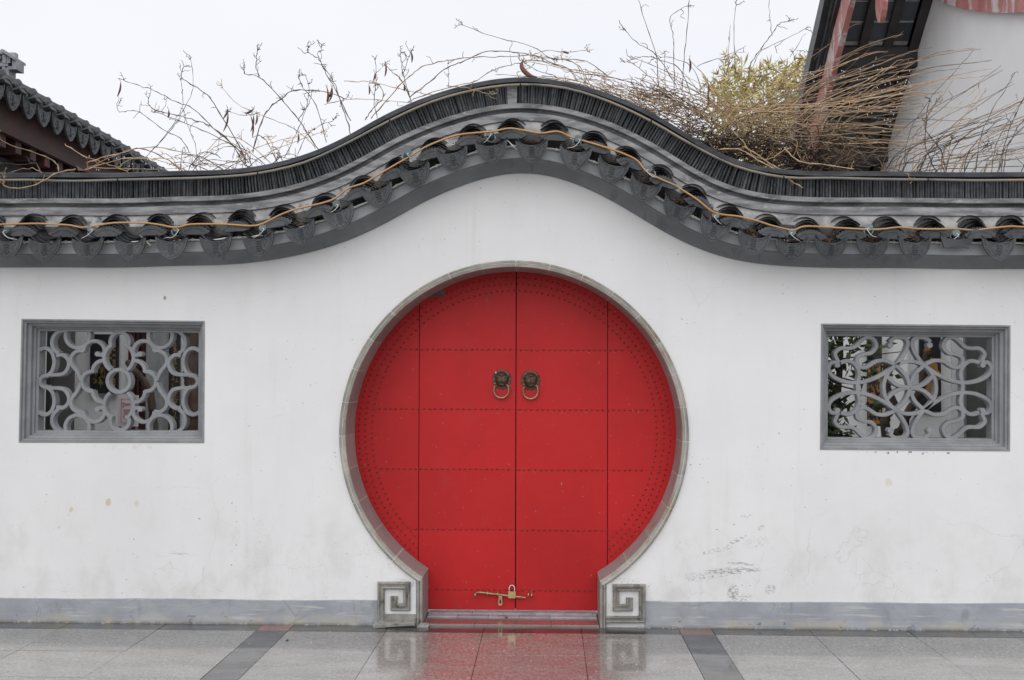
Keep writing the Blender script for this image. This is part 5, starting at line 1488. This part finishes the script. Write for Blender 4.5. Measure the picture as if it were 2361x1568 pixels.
Mb = [
 ([(490,290),(440,180),(380,120),(345,85)], .0026, 5, 'grey_twig'), ([(490,290),(450,160),(435,60),(430,20)], .0022, 5, 'dark_twig'), ([(440,150),(470,60),(490,20)], .0018, 2, 'dark_twig'),
 ([(480,270),(600,180),(700,100),(800,60),(920,10),(1050,10),(1200,35),(1330,90),(1450,130),(1600,150),(1750,190)], .003, 7, 'grey_twig'),
 ([(260,390),(400,230),(480,150),(570,90),(700,60),(850,40),(1000,40),(1180,30),(1300,50)], .003, 5, 'straw'),
 ([(500,280),(700,215),(850,180),(950,120),(1060,85),(1200,60),(1400,110),(1600,140)], .0026, 6, 'straw'),
 ([(0,310),(150,280),(300,285),(470,300)], .0022, 4, 'straw'), ([(110,180),(250,180),(400,215),(500,240),(660,262)], .0024, 4, 'straw'),
 ([(230,400),(260,350),(330,270),(310,200)], .0028, 4, 'dark_twig'), ([(150,480),(100,330),(50,180),(0,110)], .003, 5, 'grey_twig'),
 ([(300,390),(280,290),(290,150),(285,60)], .002, 5, 'dark_twig'), ([(700,220),(705,150),(700,80)], .0016, 3, 'dark_twig'),
 ([(1180,35),(1250,5),(1400,12),(1490,0)], .002, 3, 'straw'), ([(1600,140),(1480,60),(1300,50),(1180,-20),(950,-80),(790,-140)], .0022, 3, 'grey_twig'),
 ([(1320,150),(1220,120),(1150,80)], .002, 3, 'dark_twig'), ([(1440,180),(1380,100),(1250,65),(1130,60)], .0022, 4, 'straw'),
 ([(1500,215),(1460,120),(1390,60),(1200,45)], .0024, 3, 'straw'),
]
for pts, r, tw, mt in Mb:
    C = trace(pts, C2, .2, .2 + rnd.uniform(-.15, .3))
    link('branch', stemmesh(C, r, r * .65, tw).mesh('branch', mt, True), vm)
C = trace([(690,205),(800,215),(900,242),(945,252)], C2, -.07, -.10)
link('branch', stemmesh(C, .0026, .002, 5).mesh('branch', 'straw', True), vm)
for _ in range(24):
    x0_ = rnd.uniform(1500, 2000); y0_ = 215 + (x0_ - 1500) * .42
    dx = -rnd.uniform(150, 620); h = rnd.uniform(40, 190)
    C = trace([(x0_, y0_ - 12), (x0_ + dx * .35, y0_ - h * .7), (x0_ + dx * .7, y0_ - h * .95), (x0_ + dx, min(y0_ - h * rnd.uniform(.9, 1.2), 205 + abs(x0_ + dx - 1200) * .1 - 40))], C2, .25, .25 + rnd.uniform(-.1, .3), .003)
    link('branch', stemmesh(C, .0023, .0015, rnd.randint(1, 4), False).mesh('branch', rnd.choice(['straw', 'straw', 'grey_twig']), True), vm)
for (x, y, L, a) in ((345,80,.075,-4),(490,10,.07,5),(250,200,.06,2),(1350,10,.045,70),(285,130,.05,-12),(12,215,.09,0),(38,215,.07,-20),(452,195,.04,0)):
    pod(vm, *C2(x, y), L, a)
mb = MB(); C = trace([(1130,60),(1120,90),(1140,125),(1175,150),(1210,155)], C2, .12, .12, 0)
mb.tube(C, [.002 + .013 * math.sin(math.pi * min(1, (i + .3) / (len(C) - .4))) for i in range(len(C))], 7)
link('seed_pod', mb.mesh('seed_pod', 'pod', True), vm, label='large curled dry pod resting on the crown of the coping')

br = onY(1780, 380, .35)
vr = thing('dried_vine', (br.x, .35, br.z), 'large tangled nest of straw coloured vine stems on the right of the wall top', 'vine')
Rb = [
 ([(190,560),(180,420),(170,300),(120,150),(75,0),(70,-40)], .0024, 2), ([(270,480),(265,300),(265,200),(248,92),(340,30)], .0022, 2), ([(310,520),(320,350),(335,200),(350,0),(352,-40)], .0022, 1),
 ([(600,420),(600,300),(595,150),(605,30)], .002, 1), ([(555,420),(562,300),(575,140)], .0018, 1), ([(670,420),(690,340),(740,270),(800,190),(840,130),(887,115)], .003, 2),
 ([(802,195),(790,90),(785,-20)], .0018, 1), ([(700,360),(745,275),(860,220),(985,155)], .002, 1), ([(280,470),(170,300),(60,230),(0,160)], .0022, 2), ([(900,310),(985,180)], .0016, 0),
 ([(360,520),(300,380),(200,330),(100,310),(0,340)], .0022, 3), ([(240,600),(220,450),(215,290)], .002, 5), ([(420,480),(360,360),(240,315),(160,320)], .002, 2), ([(390,360),(560,300),(660,250)], .0018, 0),
 ([(830,290),(815,240)], .0016, 1), ([(930,340),(910,260)], .0016, 1), ([(1030,330),(1060,270),(970,290)], .0016, 1),
]
for pts, r, tw in Rb:
    C = trace(pts, C3, .3, .3 + rnd.uniform(-.15, .3))
    link('branch', stemmesh(C, r, r * .6, tw, len(pts) > 3).mesh('branch', rnd.choice(['grey_twig', 'grey_twig', 'dark_twig']), True), vr)
# long stems combed to the right
ends = [(1450,235),(1440,315),(1610,335),(1620,330),(1475,350),(1350,320),(1240,260),(1330,430),(1480,500),(1560,480),(1640,490),(1755,380),(1900,290),(1750,335),(1260,330),(1100,350),(1560,560),(1450,560),(1700,620),(1600,640),(1500,690),(1650,700),(1800,640),(1480,610)]
for i in range(96):
    ex, ey = rnd.choice(ends); ex += rnd.gauss(0, 110); ey += rnd.gauss(0, 40) + rnd.choice((0, 0, 60, 130))
    bx_ = rnd.uniform(400, 1100); by = 800 - rnd.uniform(0, 220) + max(0, bx_ - 600) * .1
    ey = min(ey, 830); L = ex - bx_
    if L < 250: continue
    sag = rnd.uniform(-40, 60)
    pts = [(bx_, by), (bx_ + L * .15, by - (by - ey) * .30 - 25), (bx_ + L * .4, by - (by - ey) * .62 + sag * .3), (bx_ + L * .7, by - (by - ey) * .84 + sag * .4), (bx_ + L * .9, ey + 14), (ex, ey)]
    C = trace(pts, C3, .35 + rnd.uniform(-.15, .3), .3 + rnd.uniform(-.3, .4), .003)
    link('branch', stemmesh(C, rnd.uniform(.0019, .003), .0014, rnd.choice((0, 0, 0, 1)), False).mesh('branch', rnd.choice(['straw'] * 6 + ['grey_twig']), True), vr)
# stems combed to the left
for i in range(45):
    bx_ = rnd.uniform(220, 620); by = rnd.uniform(560, 700); ex = bx_ - rnd.uniform(150, 560); ey = by - rnd.uniform(40, 320) * (1 if ex > 0 else .8)
    sl_lim = 560 + (ex * .55 if ex > 0 else ex * .45); ey = min(ey, sl_lim - 25)
    C = trace([(bx_, by), (bx_ * .65 + ex * .35, by * .6 + ey * .4 - 20), (bx_ * .3 + ex * .7, by * .25 + ey * .75 - 10), (ex, ey)], C3, .3, .3 + rnd.uniform(-.2, .3), .003)
    link('branch', stemmesh(C, rnd.uniform(.0018, .0028), .0014, rnd.choice((0, 1, 2)), False).mesh('branch', rnd.choice(['straw'] * 5 + ['grey_twig', 'dark_twig']), True), vr)
def nestmass(n, xr, yf, rr, amp, sp):
    mb = MB()
    for i in range(n):
        x = rnd.uniform(*xr); lo, hi = yf(x); y = rnd.uniform(lo, hi)
        a = rnd.gauss(0, .7) + rnd.choice((0, math.pi)); L = rnd.uniform(60, 240) * amp
        pts = [(x, y)]
        for k in range(4):
            a += rnd.gauss(0, .5); pts.append((pts[-1][0] + math.cos(a) * L / 4, pts[-1][1] + math.sin(a) * L / 4 * .7))
        pts = [(u, min(v, yf(min(max(u, xr[0]), xr[1]))[1] + 30)) for u, v in pts]
        C = trace(pts, C3, .38 + rnd.uniform(-sp, sp), .38 + rnd.uniform(-sp, sp), .003)
        mb.tube(C, rnd.uniform(*rr), 4)
    return mb
capy = lambda x: [(-50, 540), (0, 545), (200, 640), (350, 740), (500, 825), (650, 885), (800, 920), (1000, 930), (2300, 940)]
def cap_at(x):
    T_ = capy(0)
    for a, b in zip(T_, T_[1:]):
        if a[0] <= x <= b[0]: return a[1] + (b[1] - a[1]) * (x - a[0]) / (b[0] - a[0])
    return 940
link('twig_tangle', nestmass(130, (230, 1000), lambda x: (570 + abs(x - 550) * .2, cap_at(x) - 40), (.0018, .0028), 1.0, .25).mesh('twig_tangle', 'straw', True), vr, kind='stuff')
link('twig_tangle', nestmass(250, (330, 1300), lambda x: (660 + abs(x - 650) * .12, cap_at(x) + 10), (.0018, .003), .8, .3).mesh('twig_tangle', 'grey_twig', True), vr, kind='stuff')
link('twig_tangle', nestmass(470, (400, 1080), lambda x: (730 + abs(x - 680) * .18, cap_at(x) + 20), (.002, .0034), .55, .3).mesh('twig_tangle', 'dark_twig', True), vr, kind='stuff')
link('twig_tangle', nestmass(150, (700, 1420), lambda x: (690 + abs(x - 950) * .16, cap_at(x) + 10), (.0018, .0028), .9, .25).mesh('twig_tangle', 'straw', True), vr, kind='stuff')
link('twig_tangle', nestmass(150, (60, 420), lambda x: (430 + x * .2, cap_at(x) - 6), (.0016, .0024), .6, .15).mesh('twig_tangle', 'straw', True), vr, kind='stuff')
for pts, y0_, y1_ in (([(510,815),(620,815),(720,870),(830,930),(900,985),(970,1025)], .1, -.1), ([(580,710),(650,780),(700,850),(780,870),(870,820),(910,810)], .1, .05), ([(870,810),(950,880),(1100,900),(1250,925)], .1, .05), ([(640,800),(700,830),(800,900),(890,940)], .08, .0), ([(1590,920),(1580,965),(1555,1000)], .05, -.09)):
    C = trace(pts, C3, y0_, y1_); link('branch', stemmesh(C, .0038, .0026, 3, False).mesh('branch', 'straw', True), vr)
for (x, y, L, a) in ((352,320,.08,0),(450,440,.12,-3),(455,520,.08,-8),(850,450,.05,5)):
    pod(vr, *C3(x, y), L, a)
bf = onY(2200, 395, .35)
vf = thing('dried_vine', (bf.x, .35, bf.z), 'loose dried vine stems in front of the white gable at the far right', 'vine')
E2 = [(2080,350),(2176,420),(1960,430),(1930,370),(2070,600),(2176,560),(2300,500),(2176,640),(1900,300),(2250,700),(2050,700),(1800,760),(2176,740),(2300,800)]
for i in range(72):
    ex, ey = rnd.choice(E2); ex += rnd.gauss(0, 50); ey += rnd.gauss(0, 35) + rnd.choice((0, 40, 120)); ey = min(ey, 900)
    bx_ = rnd.uniform(1380, 1900) if rnd.random() < .7 else rnd.uniform(1900, 2250); by = 940
    L = ex - bx_
    if L < 80: continue
    C = trace([(bx_, by), (bx_ + L * .12, by - (by - ey) * .35), (bx_ + L * .42, by - (by - ey) * .62), (bx_ + L * .75, by - (by - ey) * .83), (ex, ey)], C3, .3, .25 + rnd.uniform(-.2, .4), .004)
    link('branch', stemmesh(C, rnd.uniform(.0018, .0028), .0014, rnd.choice((0, 1, 1, 2)), False).mesh('branch', rnd.choice(['straw', 'straw', 'grey_twig', 'dark_twig']), True), vf)
for pts in ([(1750,930),(1720,820),(1640,700),(1660,560)], [(1740,940),(1730,850),(1780,760)], [(1700,935),(1640,800),(1650,640),(1700,560)], [(1850,940),(1900,850),(2000,790)]):
    C = trace(pts, C3, .3, .3); link('branch', stemmesh(C, .003, .002, 4).mesh('branch', 'dark_twig', True), vf)
# water drops hanging on the stems
dm = MB()
for i in range(70):
    p = onY(*C3(rnd.uniform(1000, 1560), rnd.uniform(350, 720)), .3); dm.tube([p + Vector((0, 0, -.004)), p, p + Vector((0, 0, .004))], [.0012, .0036, .0012], 5)
for i in range(18):
    p = onY(*C1(rnd.uniform(480, 1000), rnd.uniform(890, 970)), .2); dm.tube([p + Vector((0, 0, -.004)), p, p + Vector((0, 0, .004))], [.0012, .0036, .0012], 5)
wn = N('water_drop'); M['drop'] = wn.out((0.75, 0.78, 0.8), 0.05, None, 0.8)
tag(link('water_drops', dm.mesh('water_drops', 'drop', True), kind='stuff'), 'small bright raindrops hanging from the dried vine stems', 'raindrops')

# ------------------------------------------------------------------ small litter on the ground
def bit(name, px, py, size, mat, label, cat, z=0.0):
    p = onZ(px, py, z); mb = MB(); n = 7
    pl_ = [(size * math.cos(2 * math.pi * i / n) * rnd.uniform(.6, 1.2), size * .8 * math.sin(2 * math.pi * i / n) * rnd.uniform(.6, 1.2)) for i in range(n)]
    vs = [(a, b, 0) for a, b in pl_] + [(a * .6, b * .6, size * .6) for a, b in pl_]
    mb.add(vs, [tuple(range(n)), tuple(range(n, 2 * n))] + [(i, (i + 1) % n, (i + 1) % n + n, i + n) for i in range(n)])
    o = link(name, mb.mesh(name, mat)); o.location = (p.x, p.y, z + .0005); tag(o, label, cat)
bit('brick_chip', 856, 1441, .016, 'redslab', 'orange red brick chip on the ground left of the fallen stone bar', 'brick chip', 0)
bit('dark_pebble', 662, 1477, .009, 'black', 'small black lump on the paving right of the left dark stripe', 'pebble')
bit('white_pebble', 1271, 1441.5, .007, 'white', 'tiny white pebble at the front edge of the red step', 'pebble')

# crumbs along the wall foot and grit on the wet paving
cm_ = MB()
def lump(mb, x, y, z, r):
    k = [rnd.uniform(.5, 1.2) for _ in range(6)]
    mb.add([(x - r * k[0], y, z), (x + r * k[1], y, z), (x, y - r * k[2], z), (x, y + r * k[3], z), (x + r * .2, y, z + r * k[4])], [(0, 2, 4), (2, 1, 4), (1, 3, 4), (3, 0, 4), (0, 3, 1, 2)])
for i in range(420):
    x = rnd.uniform(-4.5, 4.0)
    if CXL - .13 < x < CXR + .13: continue
    if math.sin(x * 4.1) + math.sin(x * 9.7 + 1) + rnd.uniform(-1, 1) < .2: continue
    lump(cm_, x, -.012 - abs(rnd.gauss(0, .008)), .0, rnd.uniform(.003, .011))
tag(link('mortar_crumbs', cm_.mesh('mortar_crumbs', 'bed'), kind='stuff'), 'crumbs of grey mortar lying along the foot of the wall', 'crumbs')
gm = MB()
for i in range(130):
    lump(gm, rnd.uniform(-3.2, 3.2), -rnd.uniform(.05, 1.0) - abs(rnd.gauss(0, .3)), .0005, rnd.uniform(.0015, .0042))
tag(link('grit', gm.mesh('grit', 'white'), kind='stuff'), 'pale specks of grit scattered over the wet paving', 'grit')
